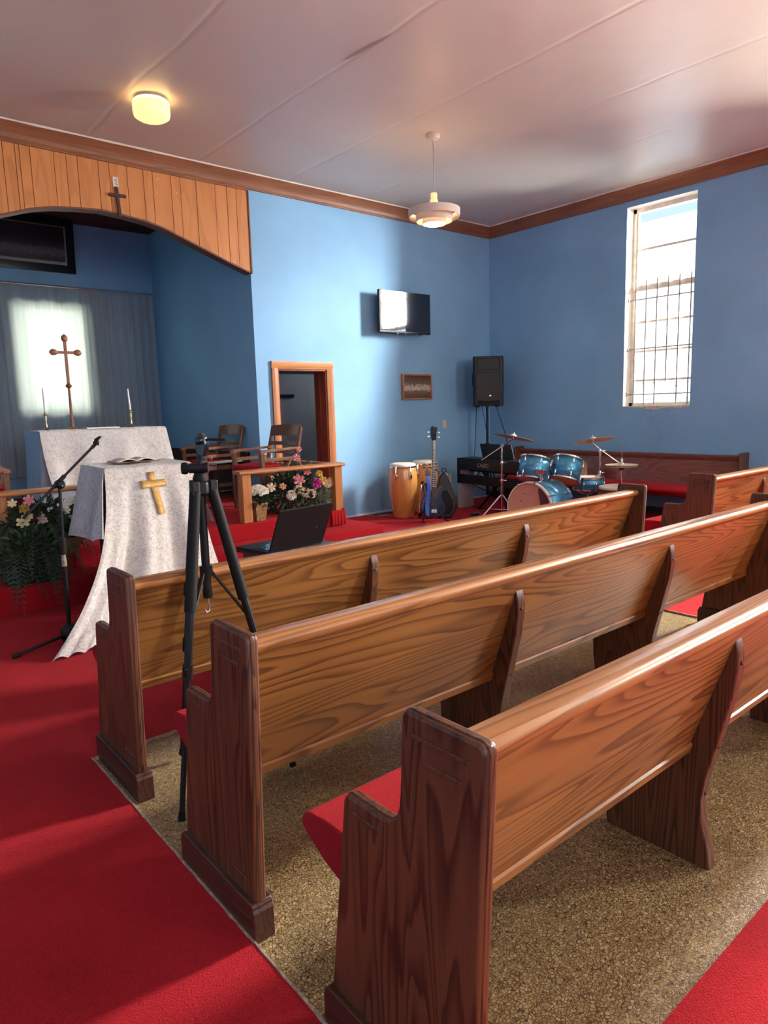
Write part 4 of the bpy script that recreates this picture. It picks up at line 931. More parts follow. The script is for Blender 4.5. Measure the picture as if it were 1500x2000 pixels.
# ------------------------------------------------------------------ laptop on its pedestal
rz = math.atan2(0.06, 0.371)
t = thing('pedestal_table', 'dark red pedestal with dark green marble top, before the front pew', 'table', (1.955, 3.17, 0.009), rz)
MB().span((-0.215, -0.17, 0.645), (0.215, 0.17, 0.670)).build('marble_top', 'marble', t, smooth=0, bevel=0.004)
MB().span((-0.19, -0.145, 0.615), (0.19, 0.145, 0.645)).build('top_frame', 'ped_red', t, smooth=0, bevel=0.004)
MB().span((-0.15, -0.11, 0.05), (0.15, 0.11, 0.615)).build('column', 'ped_red', t, smooth=0, bevel=0.004)
MB().span((-0.19, -0.145, 0), (0.19, 0.145, 0.05)).build('plinth', 'ped_red', t, smooth=0, bevel=0.006)
t = thing('laptop', 'open black laptop with its lid toward the camera, on the marble topped pedestal', 'laptop', (1.925, 3.03, 0.676), rz)
MB().span((-0.19, 0.0, 0), (0.19, 0.265, 0.018)).build('base', 'laptop', t, smooth=0, bevel=0.004)
kb = MB()
for r_ in range(5):
    for c in range(14): kb.box((-0.155+c*0.0225, 0.055+r_*0.024, 0.019), (0.018, 0.019, 0.003))
stuff(kb.build('keyboard', 'black_gloss', t, smooth=0))
box((0.0, 0.215, 0.0185), (0.10, 0.06, 0.001)).build('touchpad', 'black', t, smooth=0)
lr = Matrix.Rotation(R(24), 4, 'X')
box(lr @ Vector((0, -0.004, 0.125)) + Vector((0, 0.0, 0.012)), (0.38, 0.008, 0.25), lr).build('lid', 'laptop', t, smooth=0, bevel=0.003)
box(lr @ Vector((0, 0.001, 0.128)) + Vector((0, 0.0, 0.012)), (0.35, 0.001, 0.215), lr).build('screen', 'black_gloss', t, smooth=0)
MB().lathe([(0, 0), (0.005, 0), (0.005, 0.001), (0, 0.001)], 10, Matrix.Translation(lr @ Vector((0.105, -0.009, 0.115)) + Vector((0, 0, 0.012))) @ look(lr @ Vector((0, -1, 0)))).build('lid_badge', 'steel', t)
MB().tube([(-0.15, 0, 0.014), (0.15, 0, 0.014)], 0.006, 8).build('hinge', 'black', t)

# ------------------------------------------------------------------ flowers
def frond_mesh(L, droop, wid, seed):
    """fern frond: arching stem with paired leaflets, along +x from the origin"""
    rn = random.Random(seed); b = MB(); n = 24; P = []
    for i in range(n+1):
        s = i/n; P.append(Vector((L*s*(1-0.25*s*droop), 0, L*(0.55*s-(0.55+0.75*droop)*s*s))))
    b.tube(P, [0.003*(1-0.8*i/n) for i in range(n+1)], 5)
    for i in range(2, n+1):
        l = wid*math.sin(PI*min(1, (i/n)*0.86+0.1))*(0.85+0.3*rn.random())
        t_ = (P[min(i+1, n)]-P[i-1]).normalized()
        for s in (-1, 1):
            d = (Vector((0.35*t_.x, s, 0.35*t_.z-0.25))).normalized(); p = P[i]; w_ = L/n*0.75
            b.add([p-t_*w_*0.3, p+d*l*0.5+t_*w_+Vector((0, 0, 0.006)), p+d*l, p+d*l*0.5-t_*w_*0.6], [(0, 1, 2, 3)])
    return b
FR = {}
def frond(parent, loc, az, L, droop, wid, m='leaf', pitch=0):
    key = (round(L, 2), round(droop, 1), m)
    if key not in FR:
        o = frond_mesh(L, droop, wid, len(FR)).build('fern_frond', m, parent, smooth=0); FR[key] = o.data
    else:
        o = bpy.data.objects.new('fern_frond', FR[key]); COL.objects.link(o); o.parent = parent
    o.location = loc; o.rotation_euler = (0, pitch, az); return o
BL = {}
def bloom_mesh(kind, r, seed):
    rn = random.Random(seed); b = MB()
    if kind == 'rose': lay = [(6, 1.0, 0.15), (6, 0.85, 0.45), (5, 0.62, 0.8), (4, 0.38, 1.1)]
    elif kind == 'lily': lay = [(6, 1.0, 0.35), (5, 0.6, 0.9)]
    else: lay = [(10, 1.0, 0.0), (10, 0.9, 0.35), (9, 0.75, 0.65), (7, 0.55, 0.95), (5, 0.35, 1.25)]
    for n, rad, el in lay:
        off = rn.random()*6
        for k in range(n):
            q = off+2*PI*k/n+rn.uniform(-.12, .12); e = el+rn.uniform(-.1, .1); L = r*rad
            dx = Vector((math.cos(q)*math.cos(e), math.sin(q)*math.cos(e), math.sin(e))); sd = Vector((-math.sin(q), math.cos(q), 0)); up = dx.cross(sd)*-1
            w_ = L*(0.62 if kind != 'lily' else 0.60); z0 = Vector((0, 0, r*0.12*el))
            p = [z0, z0+dx*L*0.45-sd*w_*0.5+up*L*0.10, z0+dx*L*0.55+up*L*-0.06, z0+dx*L*0.45+sd*w_*0.5+up*L*0.10, z0+dx*L*0.95-sd*w_*0.42+up*L*0.16, z0+dx*L*1.04+up*L*0.06, z0+dx*L*0.95+sd*w_*0.42+up*L*0.16]
            b.add(p, [(0, 1, 2), (0, 2, 3), (1, 4, 5, 2), (2, 5, 6, 3)])
    return b
def bloom(parent, loc, r, col, kind='rose', face=(-0.4, -0.8, 0.45), name='bloom'):
    key = (kind, col)
    if key not in BL:
        o = bloom_mesh(kind, 0.05, len(BL)+3).build(name, 'fl_'+col, parent, smooth=50); BL[key] = o.data
    else:
        o = bpy.data.objects.new(name, BL[key]); COL.objects.link(o); o.parent = parent
    o.location = loc; o.scale = (r/0.05,)*3; o.rotation_euler = Vector(face).to_track_quat('Z', 'Y').to_euler(); return o
def leaf_cloud(parent, n, c, rad, m, size, seed, name='foliage'):
    rn = random.Random(seed); b = MB()
    for _ in range(n):
        while True:
            p = Vector((rn.uniform(-1, 1), rn.uniform(-1, 1), rn.uniform(-1, 1)))
            if 0.25 < p.length < 1: break
        q = Vector((c[0]+p.x*rad[0], c[1]+p.y*rad[1], c[2]+p.z*rad[2])); d = (p.normalized()+Vector((rn.uniform(-.6, .6), rn.uniform(-.6, .6), rn.uniform(-.5, .6)))).normalized()
        s = d.cross(Vector((rn.uniform(-1, 1), rn.uniform(-1, 1), rn.uniform(-.3, 1)))).normalized(); L = size*rn.uniform(0.6, 1.3); u_ = d.cross(s)
        b.add([q, q+d*L*0.5+s*L*0.22+u_*L*0.06, q+d*L, q+d*L*0.5-s*L*0.22+u_*L*0.06], [(0, 1, 2), (0, 2, 3)])
    return stuff(b.build(name, m, parent, smooth=0))
# right arrangement in a dark basket with a tall handle
t = thing('flower_basket', 'mixed flower basket with pink, yellow and magenta blooms behind the right altar rail', 'flowers', (3.83, 5.98, PZ))
MB().lathe([(0, 0), (0.11, 0), (0.15, 0.10), (0.165, 0.15), (0.155, 0.15), (0.10, 0.02), (0, 0.02)], 24).build('basket', 'wicker', t, smooth=40)
MB().tube([(0.15*math.cos(q), 0.02*math.sin(q*2), 0.14+0.42*math.sin(q)) for q in [PI*i/16 for i in range(17)]], 0.009, 8).build('handle', 'wicker', t, smooth=50)
leaf_cloud(t, 1100, (-0.06, -0.03, 0.20), (0.32, 0.24, 0.19), 'leaf', 0.075, 1)
leaf_cloud(t, 700, (0.14, -0.12, 0.13), (0.20, 0.15, 0.12), 'leaf3', 0.05, 2, 'pale_foliage')
leaf_cloud(t, 160, (0.0, 0, 0.42), (0.18, 0.10, 0.10), 'leaf2', 0.06, 3, 'upper_foliage')
for k in range(13): frond(t, (-0.05+0.02*math.cos(k), 0.0, 0.20), k*2*PI/13+0.2, (0.30, 0.34)[k % 2], (0.3, 0.6)[k % 2], 0.055, 'leaf', pitch=-0.35+0.15*(k % 3))
for x, z, r_, c, kd in ((-0.30, 0.30, 0.038, 'cream', 'lily'), (-0.17, 0.30, 0.028, 'peach', 'rose'), (0.02, 0.345, 0.050, 'pink', 'lily'), (0.015, 0.25, 0.042, 'cream', 'mum'), (-0.075, 0.205, 0.042, 'white', 'mum'), (0.10, 0.215, 0.042, 'cream', 'mum'), (0.165, 0.20, 0.040, 'cream', 'mum'),
                       (0.22, 0.295, 0.052, 'magenta', 'rose'), (0.305, 0.315, 0.042, 'yellow', 'rose'), (0.37, 0.28, 0.036, 'blush', 'mum'), (0.425, 0.30, 0.040, 'yellow', 'mum'), (0.27, 0.395, 0.028, 'yellow', 'mum'), (0.12, 0.42, 0.035, 'pink', 'lily'), (0.12, 0.55, 0.035, 'pink', 'lily'), (0.155, 0.64, 0.024, 'pink', 'rose')):
    bloom(t, (x-0.125, -0.23 if z < 0.5 else -0.05, z), r_*1.28, c, kd)
MB().tube([(0.05, -0.02, 0.35), (0.0, -0.05, 0.50), (0.03, -0.05, 0.64)], 0.003, 6).build('stem', 'leaf2', t)
# small gold pot with white hydrangea
t = thing('flower_pot', 'gold lattice pot with a white bloom beside the left post of the right altar rail', 'flowers', (3.245, 5.735, PZ))
MB().add(*(lambda a, c, h: ([(-a, -a, 0), (a, -a, 0), (a, a, 0), (-a, a, 0), (-c, -c, h), (c, -c, h), (c, c, h), (-c, c, h)], [(3, 2, 1, 0), (4, 5, 6, 7), (0, 1, 5, 4), (1, 2, 6, 5), (2, 3, 7, 6), (3, 0, 4, 7)]))(0.048, 0.068, 0.17)).build('pot', 'pot', t, smooth=0, bevel=0.004)
leaf_cloud(t, 160, (0, 0, 0.20), (0.09, 0.09, 0.05), 'leaf', 0.06, 5)
for k in range(17):
    q = k*2.4; rr_ = 0.085*math.sqrt((k+0.5)/17); bloom(t, (rr_*math.cos(q), -0.01+rr_*math.sin(q)*0.8, 0.275+0.045*math.cos(rr_*18)), 0.042, 'white', 'mum', (math.cos(q)*rr_*9, math.sin(q)*rr_*9-0.5, 1), 'floret')
# left arrangement with hanging ferns in a wicker basket
t = thing('fern_basket', 'fern and flower basket spilling over the altar steps at the left', 'flowers', (1.30, 5.66, PZ))
MB().lathe([(0, 0), (0.10, 0), (0.15, 0.08), (0.165, 0.13), (0.155, 0.13), (0.09, 0.02), (0, 0.02)], 24, Matrix.Translation((0.13, -0.09, 0))).build('basket', 'wicker', t, smooth=40)
for k in range(5): MB().lathe([(0.108+0.011*k, 0.012+0.024*k), (0.116+0.011*k, 0.018+0.024*k), (0.110+0.011*k, 0.030+0.024*k)], 24, Matrix.Translation((0.13, -0.09, 0)), cap=False).build('wicker_band', 'wicker', t, smooth=40)
leaf_cloud(t, 560, (0.02, -0.03, 0.24), (0.28, 0.18, 0.17), 'leaf', 0.07, 6)
leaf_cloud(t, 200, (0.16, -0.10, 0.18), (0.14, 0.10, 0.12), 'leaf2', 0.08, 7, 'ivy_leaves')
for k in range(26): frond(t, (-0.16+0.009*k, -0.07, 0.24-0.05*(k % 2)), -PI/2+(k-13)*0.10, (0.40, 0.46, 0.36)[k % 3], (1.3, 1.0, 1.6)[k % 3], 0.05, 'leaf')
rf = random.Random(9)
for k in range(22): frond(t, (-0.26+0.015*k+rf.uniform(-.03, .03), -0.15-rf.random()*0.08, 0.17-0.10*rf.random()), -PI/2+rf.uniform(-.9, .7), (0.30, 0.25, 0.34)[k % 3], 1.9, 0.06, 'leaf', pitch=rf.uniform(-.3, .2))
leaf_cloud(t, 1000, (-0.13, -0.25, 0.02), (0.20, 0.10, 0.22), 'leaf', 0.06, 8, 'hanging_leaves')
for k in range(9): frond(t, (0.0, 0.0, 0.30), k*0.75, 0.34, 0.6, 0.05, 'leaf', pitch=-0.4)
for x, z, r_, c, kd in ((-0.20, 0.42, 0.034, 'paleyellow', 'lily'), (-0.09, 0.43, 0.042, 'pink', 'lily'), (-0.125, 0.375, 0.040, 'mustard', 'rose'), (-0.14, 0.275, 0.050, 'paleyellow', 'lily'), (-0.10, 0.315, 0.034, 'paleyellow', 'lily'), (-0.01, 0.28, 0.042, 'blush', 'rose'),
                       (0.145, 0.375, 0.045, 'white', 'lily'), (0.21, 0.40, 0.040, 'white', 'lily'), (0.16, 0.33, 0.034, 'white', 'lily'), (0.29, 0.375, 0.062, 'magenta', 'rose'), (0.20, 0.28, 0.028, 'white', 'lily'), (0.31, 0.29, 0.040, 'cream', 'rose'), (0.33, 0.335, 0.035, 'white', 'lily')):
    bloom(t, (x, -0.17, z), r_, c, kd)

# ------------------------------------------------------------------ things on the front wall
t = thing('television', 'black flat television mounted on the blue front wall', 'television', (6.25, YW-0.16, 2.645))
box((0, 0, 0), (0.905, 0.035, 0.53)).build('bezel', 'black', t, smooth=0, bevel=0.005)
box((0, -0.018, 0.008), (0.885, 0.002, 0.50)).build('screen', 'tv_glass', t, smooth=0)
box((0, 0.045, 0), (0.5, 0.06, 0.3)).build('rear_housing', 'black', t, smooth=0, bevel=0.01)
box((0, 0.116, 0), (0.22, 0.084, 0.22)).build('wall_bracket', 'black_matte', t, smooth=0)
for x in (-0.14, 0.0, 0.27): box((x, 0.0, -0.27), (0.04, 0.02, 0.012)).build('foot_slot', 'black', t, smooth=0)
t = thing('relief_plaque', 'small brown relief plaque in a wooden frame on the front wall below the television', 'picture', (6.575, YW-0.022, 1.69))
b = MB()
for s in (-1, 1): b.box((s*0.265, 0, 0), (0.022, 0.042, 0.345)); b.box((0, 0, s*0.162), (0.51, 0.042, 0.022))
b.build('frame', 'door_trim', t, smooth=0, bevel=0.004)
M['relief'] = picture_mat('bronze_relief', ((0.07, 0.040, 0.026), (0.16, 0.10, 0.065), (0.42, 0.36, 0.30)), (-0.155, 0.40))
def rel(u, v):
    x, z = -0.255+0.51*u, -0.152+0.304*v; e = min(u, 1-u, v, 1-v)
    h = 0.006*math.sin(x*90)*math.sin(z*80)*(1 if e > 0.06 else 0)
    return (x, -0.006-h-(0.012 if 0.30 < v < 0.42 and 0.15 < u < 0.85 else 0)-(0.008*abs(math.sin(u*34)) if 0.42 <= v < 0.62 and 0.15 < u < 0.85 else 0), z)
MB().grid(rel, 60, 30).build('relief_panel', M['relief'], t, smooth=60)
t = thing('switch_plate', 'small beige switch plate on the front wall near the speaker', 'switch', (7.12, YW-0.004, 1.16))
box((0, 0, 0), (0.07, 0.008, 0.115)).build('plate', 'cream_plate', t, smooth=0, bevel=0.002); box((0, -0.006, 0), (0.012, 0.010, 0.026)).build('toggle', 'cream_plate', t, smooth=0)
t = thing('power_outlet', 'white power outlet with plug low on the front wall left of the piano', 'outlet', (7.22, YW-0.004, 0.37))
box((0, 0, 0), (0.07, 0.008, 0.115)).build('plate', 'cream_plate', t, smooth=0, bevel=0.002)
for z in (-0.025, 0.025): box((0, -0.005, z), (0.034, 0.004, 0.03)).build('socket', 'white_paint', t, smooth=0)
t = thing('floor_vent', 'dark slotted floor vent by the front wall left of the conga drums', 'vent', (5.80, YW-0.14, 0.010))
b = MB()
for s in (-1, 1): b.box((s*0.20, 0, 0.004), (0.02, 0.17, 0.010)); b.box((0, s*0.075, 0.004), (0.40, 0.02, 0.010))
b.build('frame', 'steel', t, smooth=0)
box((0, 0, 0.001), (0.38, 0.13, 0.002)).build('duct', 'black_matte', t, smooth=0)
for i in range(12): box((-0.165+i*0.03, 0, 0.004), (0.010, 0.13, 0.006)).build('slat', 'vent', t, smooth=0)

# ------------------------------------------------------------------ conga drums
CONGA = [(0.118, 0.0), (0.122, 0.02), (0.150, 0.16), (0.176, 0.34), (0.183, 0.44), (0.180, 0.53), (0.167, 0.62), (0.160, 0.665)]
def conga(label, loc):
    t = thing('conga_drum', label, 'drum', loc, 0, 'conga drums')
    MB().lathe(CONGA, 40, cap=False).build('shell', 'conga', t, smooth=60, solid=0.008)
    MB().lathe([(0, 0.706), (0.12, 0.704), (0.158, 0.694), (0.166, 0.675), (0.166, 0.662)], 40, cap=False).build('drum_head', 'skin_head', t, smooth=60)
    MB().lathe([(0.168, 0.668), (0.174, 0.664), (0.174, 0.650), (0.168, 0.646)], 40, cap=False).build('hoop', 'chrome', t, smooth=40, solid=0.004)
    MB().lathe([(0.1835, 0.405), (0.1855, 0.415), (0.1855, 0.43), (0.1835, 0.44)], 40, cap=False).build('belly_band', 'conga', t, smooth=40)
    for k in range(6):
        q = k*PI/3+0.35; c, s = math.cos(q), math.sin(q)
        lg = MB().tube([(0.176*c, 0.176*s, 0.668), (0.188*c, 0.188*s, 0.62), (0.192*c, 0.192*s, 0.52)], 0.006, 8).build('tension_rod', 'chrome', t)
        m_ = Matrix.Rotation(q, 4, 'Z'); MB().box(m_ @ Vector((0.187, 0, 0.535)), (0.022, 0.036, 0.055), m_).build('lug_plate', 'chrome', lg, smooth=0, bevel=0.005)
    MB().lathe([(0.124, 0.0), (0.128, 0.0), (0.128, 0.018), (0.124, 0.018)], 32, cap=False).build('bottom_band', 'chrome', t, smooth=40)
    return t
conga('left conga drum of the pair, nearest the bright blue wall', (5.80, 6.52, 0.010))
conga('conga drum at the right, behind the bass guitar neck', (6.27, 6.62, 0.010))
t = thing('conga_stand', 'folded chrome stand with black rubber tips between the two conga drums', 'stand', (5.98, 6.36, 0.010))
for a in ((-0.07, -0.02), (0.05, -0.04), (0.03, 0.05)):
    MB().tube([(a[0]*0.3+0.01, a[1]*0.3, 0.42), (a[0], a[1], 0.03)], 0.009, 8).build('leg', 'chrome', t)
    MB().tube([(a[0], a[1], 0.06), (a[0]*1.1, a[1]*1.1, 0.0)], [0.012, 0.016], 8).build('rubber_tip', 'black_matte', t)
MB().tube([(0.01, 0, 0.38), (0.01, 0, 0.46)], 0.02, 10).build('clamp', 'black', t)

# ------------------------------------------------------------------ bass guitar on its stand
import bmesh as _b
G = thing('bass_guitar', 'dark blue bass guitar with bright blue strap leaning on a floor stand', 'guitar', (5.80, 5.98, 0.07))
G.rotation_euler = (R(-9), R(5), R(-20))
body = [(-0.02, 0.0), (-0.10, 0.01), (-0.155, 0.06), (-0.168, 0.13), (-0.150, 0.20), (-0.125, 0.25), (-0.120, 0.30), (-0.135, 0.36), (-0.128, 0.41), (-0.105, 0.425), (-0.085, 0.40), (-0.070, 0.355), (-0.035, 0.325), (0.035, 0.315), (0.060, 0.335), (0.085, 0.375), (0.112, 0.395), (0.130, 0.375), (0.128, 0.32), (0.112, 0.27), (0.120, 0.215), (0.155, 0.155), (0.165, 0.09), (0.130, 0.03), (0.06, 0.0)]
MB().prism(body, 'y', -0.02, 0.02).build('body', 'bass_blue', G, smooth=40, bevel=0.01, seg=3)
MB().add([(-0.028, -0.03, 0.30), (0.028, -0.03, 0.30), (0.020, -0.03, 0.94), (-0.020, -0.03, 0.94), (-0.028, -0.008, 0.30), (0.028, -0.008, 0.30), (0.020, -0.008, 0.94), (-0.020, -0.008, 0.94)], [(0, 1, 2, 3), (4, 7, 6, 5), (0, 4, 5, 1), (1, 5, 6, 2), (2, 6, 7, 3), (3, 7, 4, 0)]).build('neck', 'maple', G, smooth=0, bevel=0.003)
fbd = MB().add([(-0.029, -0.034, 0.25), (0.029, -0.034, 0.25), (0.020, -0.034, 0.94), (-0.020, -0.034, 0.94), (-0.029, -0.030, 0.25), (0.029, -0.030, 0.25), (0.020, -0.030, 0.94), (-0.020, -0.030, 0.94)], [(0, 1, 2, 3), (4, 7, 6, 5), (0, 4, 5, 1), (1, 5, 6, 2), (2, 6, 7, 3), (3, 7, 4, 0)]).build('fretboard', 'fretboard', G, smooth=0)
for i in range(16):
    z = 0.94-0.69*(1-2**(-(i+1)/12))*1.35
    if z > 0.27: w_ = 0.029-0.009*(z-0.25)/0.69; box((0, -0.035, z), (2*w_, 0.002, 0.003)).build('fret', 'chrome', fbd, smooth=0)
MB().prism([(-0.020, 0.93), (0.020, 0.93), (0.036, 0.97), (0.040, 1.04), (0.052, 1.09), (0.046, 1.115), (0.020, 1.105), (-0.012, 1.12), (-0.038, 1.10), (-0.040, 1.03), (-0.030, 0.97)], 'y', -0.024, -0.008).build('headstock', 'black_gloss', G, smooth=30, bevel=0.003)
for s, z in ((1, 0.985), (1, 1.04), (-1, 0.985), (-1, 1.04)):
    k = MB().tube([(s*0.036, -0.016, z), (s*0.062, -0.016, z)], 0.004, 6).build('tuner', 'chrome', G); MB().box((s*0.070, -0.016, z), (0.022, 0.010, 0.020)).build('tuner_key', 'chrome', k, smooth=0, bevel=0.004)
for i in range(4): x = -0.0105+0.007*i; MB().tube([(x*1.6, -0.038, 0.06), (x, -0.038, 0.94)], 0.0011, 5).build('string', 'steel', G)
box((0, -0.028, 0.07), (0.075, 0.018, 0.045)).build('bridge', 'chrome', G, smooth=0, bevel=0.003)
for z in (0.14, 0.205): box((0, -0.024, z), (0.085, 0.012, 0.030)).build('pickup', 'black', G, smooth=0, bevel=0.003)
for x, z in ((0.10, 0.10), (0.115, 0.14), (0.085, 0.06)): MB().lathe([(0, 0), (0.010, 0), (0.009, 0.015), (0, 0.016)], 10, Matrix.Translation((x, -0.02, z)) @ look((0, -1, 0))).build('control_knob', 'black', G, smooth=40)
def strapf(u, v): return (-0.115+0.055*u+0.012*math.sin(v*5), -0.036-0.01*math.sin(v*8), 0.53-0.52*v+0.012*math.cos(u*3))
MB().grid(strapf, 4, 30).build('strap', 'strap', G, smooth=60, solid=0.004)
MB().prism([(-0.125, 0.50), (-0.055, 0.50), (-0.06, 0.575), (-0.09, 0.595), (-0.12, 0.575)], 'y', -0.046, -0.036).build('strap_end', 'fretboard', G, smooth=0, bevel=0.003)
t = thing('guitar_stand', 'black floor stand holding the blue bass guitar', 'stand', (5.84, 6.03, 0.009), R(-20))
MB().tube([(0, 0.16, 0.0), (0, 0.12, 0.4), (0, 0.115, 0.63)], 0.010, 8).build('upright', 'black', t)
MB().tube([(-0.075, 0.02, 0.66), (-0.075, 0.09, 0.66), (0.03, 0.115, 0.655), (0.075, 0.09, 0.64), (0.085, 0.02, 0.62)], 0.010, 8).build('neck_yoke', 'black', t)
for s in (-1, 1):
    MB().tube([(0, 0.12, 0.20), (s*0.14, -0.02, 0.02), (s*0.16, -0.12, 0.008)], 0.009, 8).build('leg', 'black', t)
    MB().tube([(s*0.05, 0.06, 0.09), (s*0.07, -0.10, 0.05), (s*0.07, -0.105, 0.075)], 0.008, 8).build('body_rest', 'black', t)
t = thing('gig_bag', 'black case with slanted sides leaning behind the bass guitar', 'case', (6.12, 6.08, 0.009), R(-35))
t.rotation_euler = (R(-8), 0, R(-35))
MB().prism([(-0.10, 0), (0.06, 0), (0.13, 0.10), (0.15, 0.26), (0.06, 0.52), (0.0, 0.60), (-0.07, 0.52), (-0.12, 0.25)], 'y', -0.05, 0.05).build('case_body', 'black', t, smooth=30, bevel=0.015, seg=3)
MB().tube([(-0.03, 0, 0.585), (-0.02, 0, 0.63), (0.02, 0, 0.63), (0.03, 0, 0.58)], 0.008, 8).build('handle', 'black_matte', t)
MB().prism([(-0.06, 0.05), (0.05, 0.05), (0.09, 0.12), (0.09, 0.24), (0.03, 0.36), (-0.06, 0.34), (-0.08, 0.22)], 'y', -0.062, -0.048).build('pocket', 'black_matte', t, smooth=30, bevel=0.006)

# ------------------------------------------------------------------ electric piano (back toward the pews), brand lettering as on the instrument
P = thing('electric_piano', 'black electric piano seen from behind between the congas and the drum kit', 'piano', (6.85, 6.56, 0.009), math.atan2(-1.155, -0.10))
LP = 1.22
MB().span((0, 0, 0.545), (LP, 0.28, 0.70)).build('case', 'black', P, smooth=0, bevel=0.006)
MB().span((0.02, 0.02, 0.35), (LP-0.02, 0.045, 0.475)).build('modesty_panel', 'black', P, smooth=0, bevel=0.004)
for x0 in (0.0, LP-0.03): MB().span((x0, -0.005, 0), (x0+0.03, 0.27, 0.545)).build('side_panel', 'grey_board' if x0 == 0 else 'black', P, smooth=0, bevel=0.003)  # left panel's reflected light is put into its grey colour
MB().span((0.0, -0.012, 0.35), (0.032, 0.02, 0.70)).build('corner_panel', 'black', P, smooth=0, bevel=0.003)
MB().span((0.03, 0.20, 0.50), (LP-0.03, 0.42, 0.56)).build('keybed', 'black', P, smooth=0, bevel=0.004)
wk = MB()
for i in range(52): wk.box((0.06+i*(LP-0.12)/52, 0.345, 0.567), ((LP-0.12)/52*0.92, 0.14, 0.014))
stuff(wk.build('white_keys', 'white_paint', P, smooth=0))
bk_ = MB()
for i in range(51):
    if i % 7 not in (2, 6): bk_.box((0.06+(i+0.5)*(LP-0.12)/52, 0.315, 0.578), (0.011, 0.085, 0.014))
stuff(bk_.build('black_keys', 'black_gloss', P, smooth=0))
MB().prism([(0.32, 0.70), (0.90, 0.70), (0.84, 0.89), (0.26, 0.89)], 'y', 0.17, 0.185).build('music_rest', 'black', P, smooth=0, bevel=0.003)
box((0.09, 0.022, 0.50), (0.05, 0.004, 0.03)).build('red_label', 'red_light', P, smooth=0)
for s in (0, 1):
    a, c = (0.30, 0.86) if s == 0 else (0.86, 0.30)
    MB().tube([(a, 0.12+s*0.04, 0.01), (c, 0.12+s*0.04, 0.545)], 0.016, 8).build('cross_strut', 'black_matte', P)
mt = Matrix.Translation((0.50, -0.0015, 0.612)) @ Matrix.Rotation(PI/2, 4, 'X')
text_mesh('brand_lettering', 'CASIO', 0.075, 'steel', P, mt, 0.0008)

# ------------------------------------------------------------------ loudspeaker on a pole stand in the corner
sp = thing('loudspeaker', 'tall black loudspeaker on a pole in the front right corner', 'speaker', (7.58, 6.66, 1.40), R(-42)); sp.scale = (1.06, 1.06, 1.06)
cab = [(-0.19, -0.16), (0.19, -0.16), (0.205, -0.13), (0.16, 0.17), (-0.16, 0.17), (-0.205, -0.13)]
MB().prism(cab, 'z', 0, 0.655).build('cabinet', 'black', sp, smooth=0, bevel=0.014, seg=3)
b = MB(); n = 12
top = [(-0.165+0.33*i/n, 0.43+0.028*math.sin(PI*i/n)) for i in range(n+1)]; bot = [(0.165-0.33*i/n, 0.085-0.02*math.sin(PI*i/n)) for i in range(n+1)]
b.prism(top+bot, 'y', -0.172, -0.158); b.build('woofer_grille', 'grille', sp, smooth=30, bevel=0.004)
vs = []; fs = []
def hornf(u, v):
    x = (-0.15+0.30*u); d = min(u, 1-u, v, 1-v)*2; return (x*(1-0.55*min(1, d*1.6)) if False else x, -0.166+0.055*min(1, d*1.3), 0.475+0.15*v)
MB().grid(hornf, 20, 12).build('horn', 'black', sp, smooth=40)
MB().span((-0.16, -0.167, 0.468), (0.16, -0.160, 0.476)).build('horn_lip', 'black', sp, smooth=0)
box((0, -0.163, 0.045), (0.30, 0.008, 0.05)).build('bass_port', 'black_matte', sp, smooth=0, bevel=0.002)
MB().lathe([(0, 0), (0.015, 0), (0.015, 0.004), (0.008, 0.007), (0, 0.007)], 16, Matrix.Translation((0.02, -0.173, 0.135)) @ look((0, -1, 0))).build('maker_emblem', 'chrome', sp, smooth=40)
for x in (-0.13, 0.13):
    for y in (-0.10, 0.10): MB().lathe([(0, 0), (0.02, 0), (0.018, -0.012), (0, -0.012)], 10, Matrix.Translation((x, y, 0.001))).build('rubber_foot', 'black_matte', sp)
for s in (-1, 1): box((s*0.192, 0.02, 0.36), (0.012, 0.05, 0.16)).build('side_handle', 'black_matte', sp, smooth=0, bevel=0.004)
t = thing('speaker_stand', 'black tripod pole under the corner loudspeaker', 'stand', (7.58, 6.66, 0.009))
MB().tube([(0, 0, 0.75), (0, 0, 1.388)], 0.018, 12).build('pole', 'black', t)
MB().tube([(0, 0, 0.10), (0, 0, 0.80)], 0.024, 12).build('outer_tube', 'black', t)
MB().lathe([(0, 0.74), (0.034, 0.74), (0.038, 0.80), (0.034, 0.86), (0, 0.87)], 14).build('collar', 'black', t, smooth=40)
MB().tube([(0.02, 0, 0.80), (0.065, -0.03, 0.80)], 0.010, 8).build('knob', 'black_matte', t)
for k in range(3):
    q = k*2*PI/3+0.4; c, s = math.cos(q), math.sin(q)
    MB().tube([(0.03*c, 0.03*s, 0.62), (0.34*c, 0.34*s, 0.01)], 0.012, 8).build('leg', 'black', t); MB().tube([(0.02*c, 0.02*s, 0.16), (0.24*c, 0.24*s, 0.275)], 0.008, 8).build('brace', 'black', t)
MB().lathe([(0, 1.375), (0.03, 1.375), (0.03, 1.385), (0, 1.388)], 12).build('top_flange', 'black', t)
def cable(label, pts): tag(MB().tube(pts, 0.0045, 6).build('speaker_cable', 'black_matte', None, smooth=60), label, 'cable')
cable('black cable hanging straight down at the left under the loudspeaker', [(7.44, 6.74, 1.40), (7.45, 6.77, 1.0), (7.44, 6.80, 0.5), (7.45, 6.85, 0.02)])
cable('black cable slanting from the loudspeaker to its stand pole', [(7.49, 6.68, 1.40), (7.50, 6.64, 1.2), (7.53, 6.62, 1.0), (7.552, 6.635, 0.89)])
cable('black cable slanting down to the right behind the cymbal', [(7.70, 6.60, 1.40), (7.82, 6.55, 1.05), (7.95, 6.52, 0.62), (8.02, 6.52, 0.30), (8.03, 6.60, 0.02)])
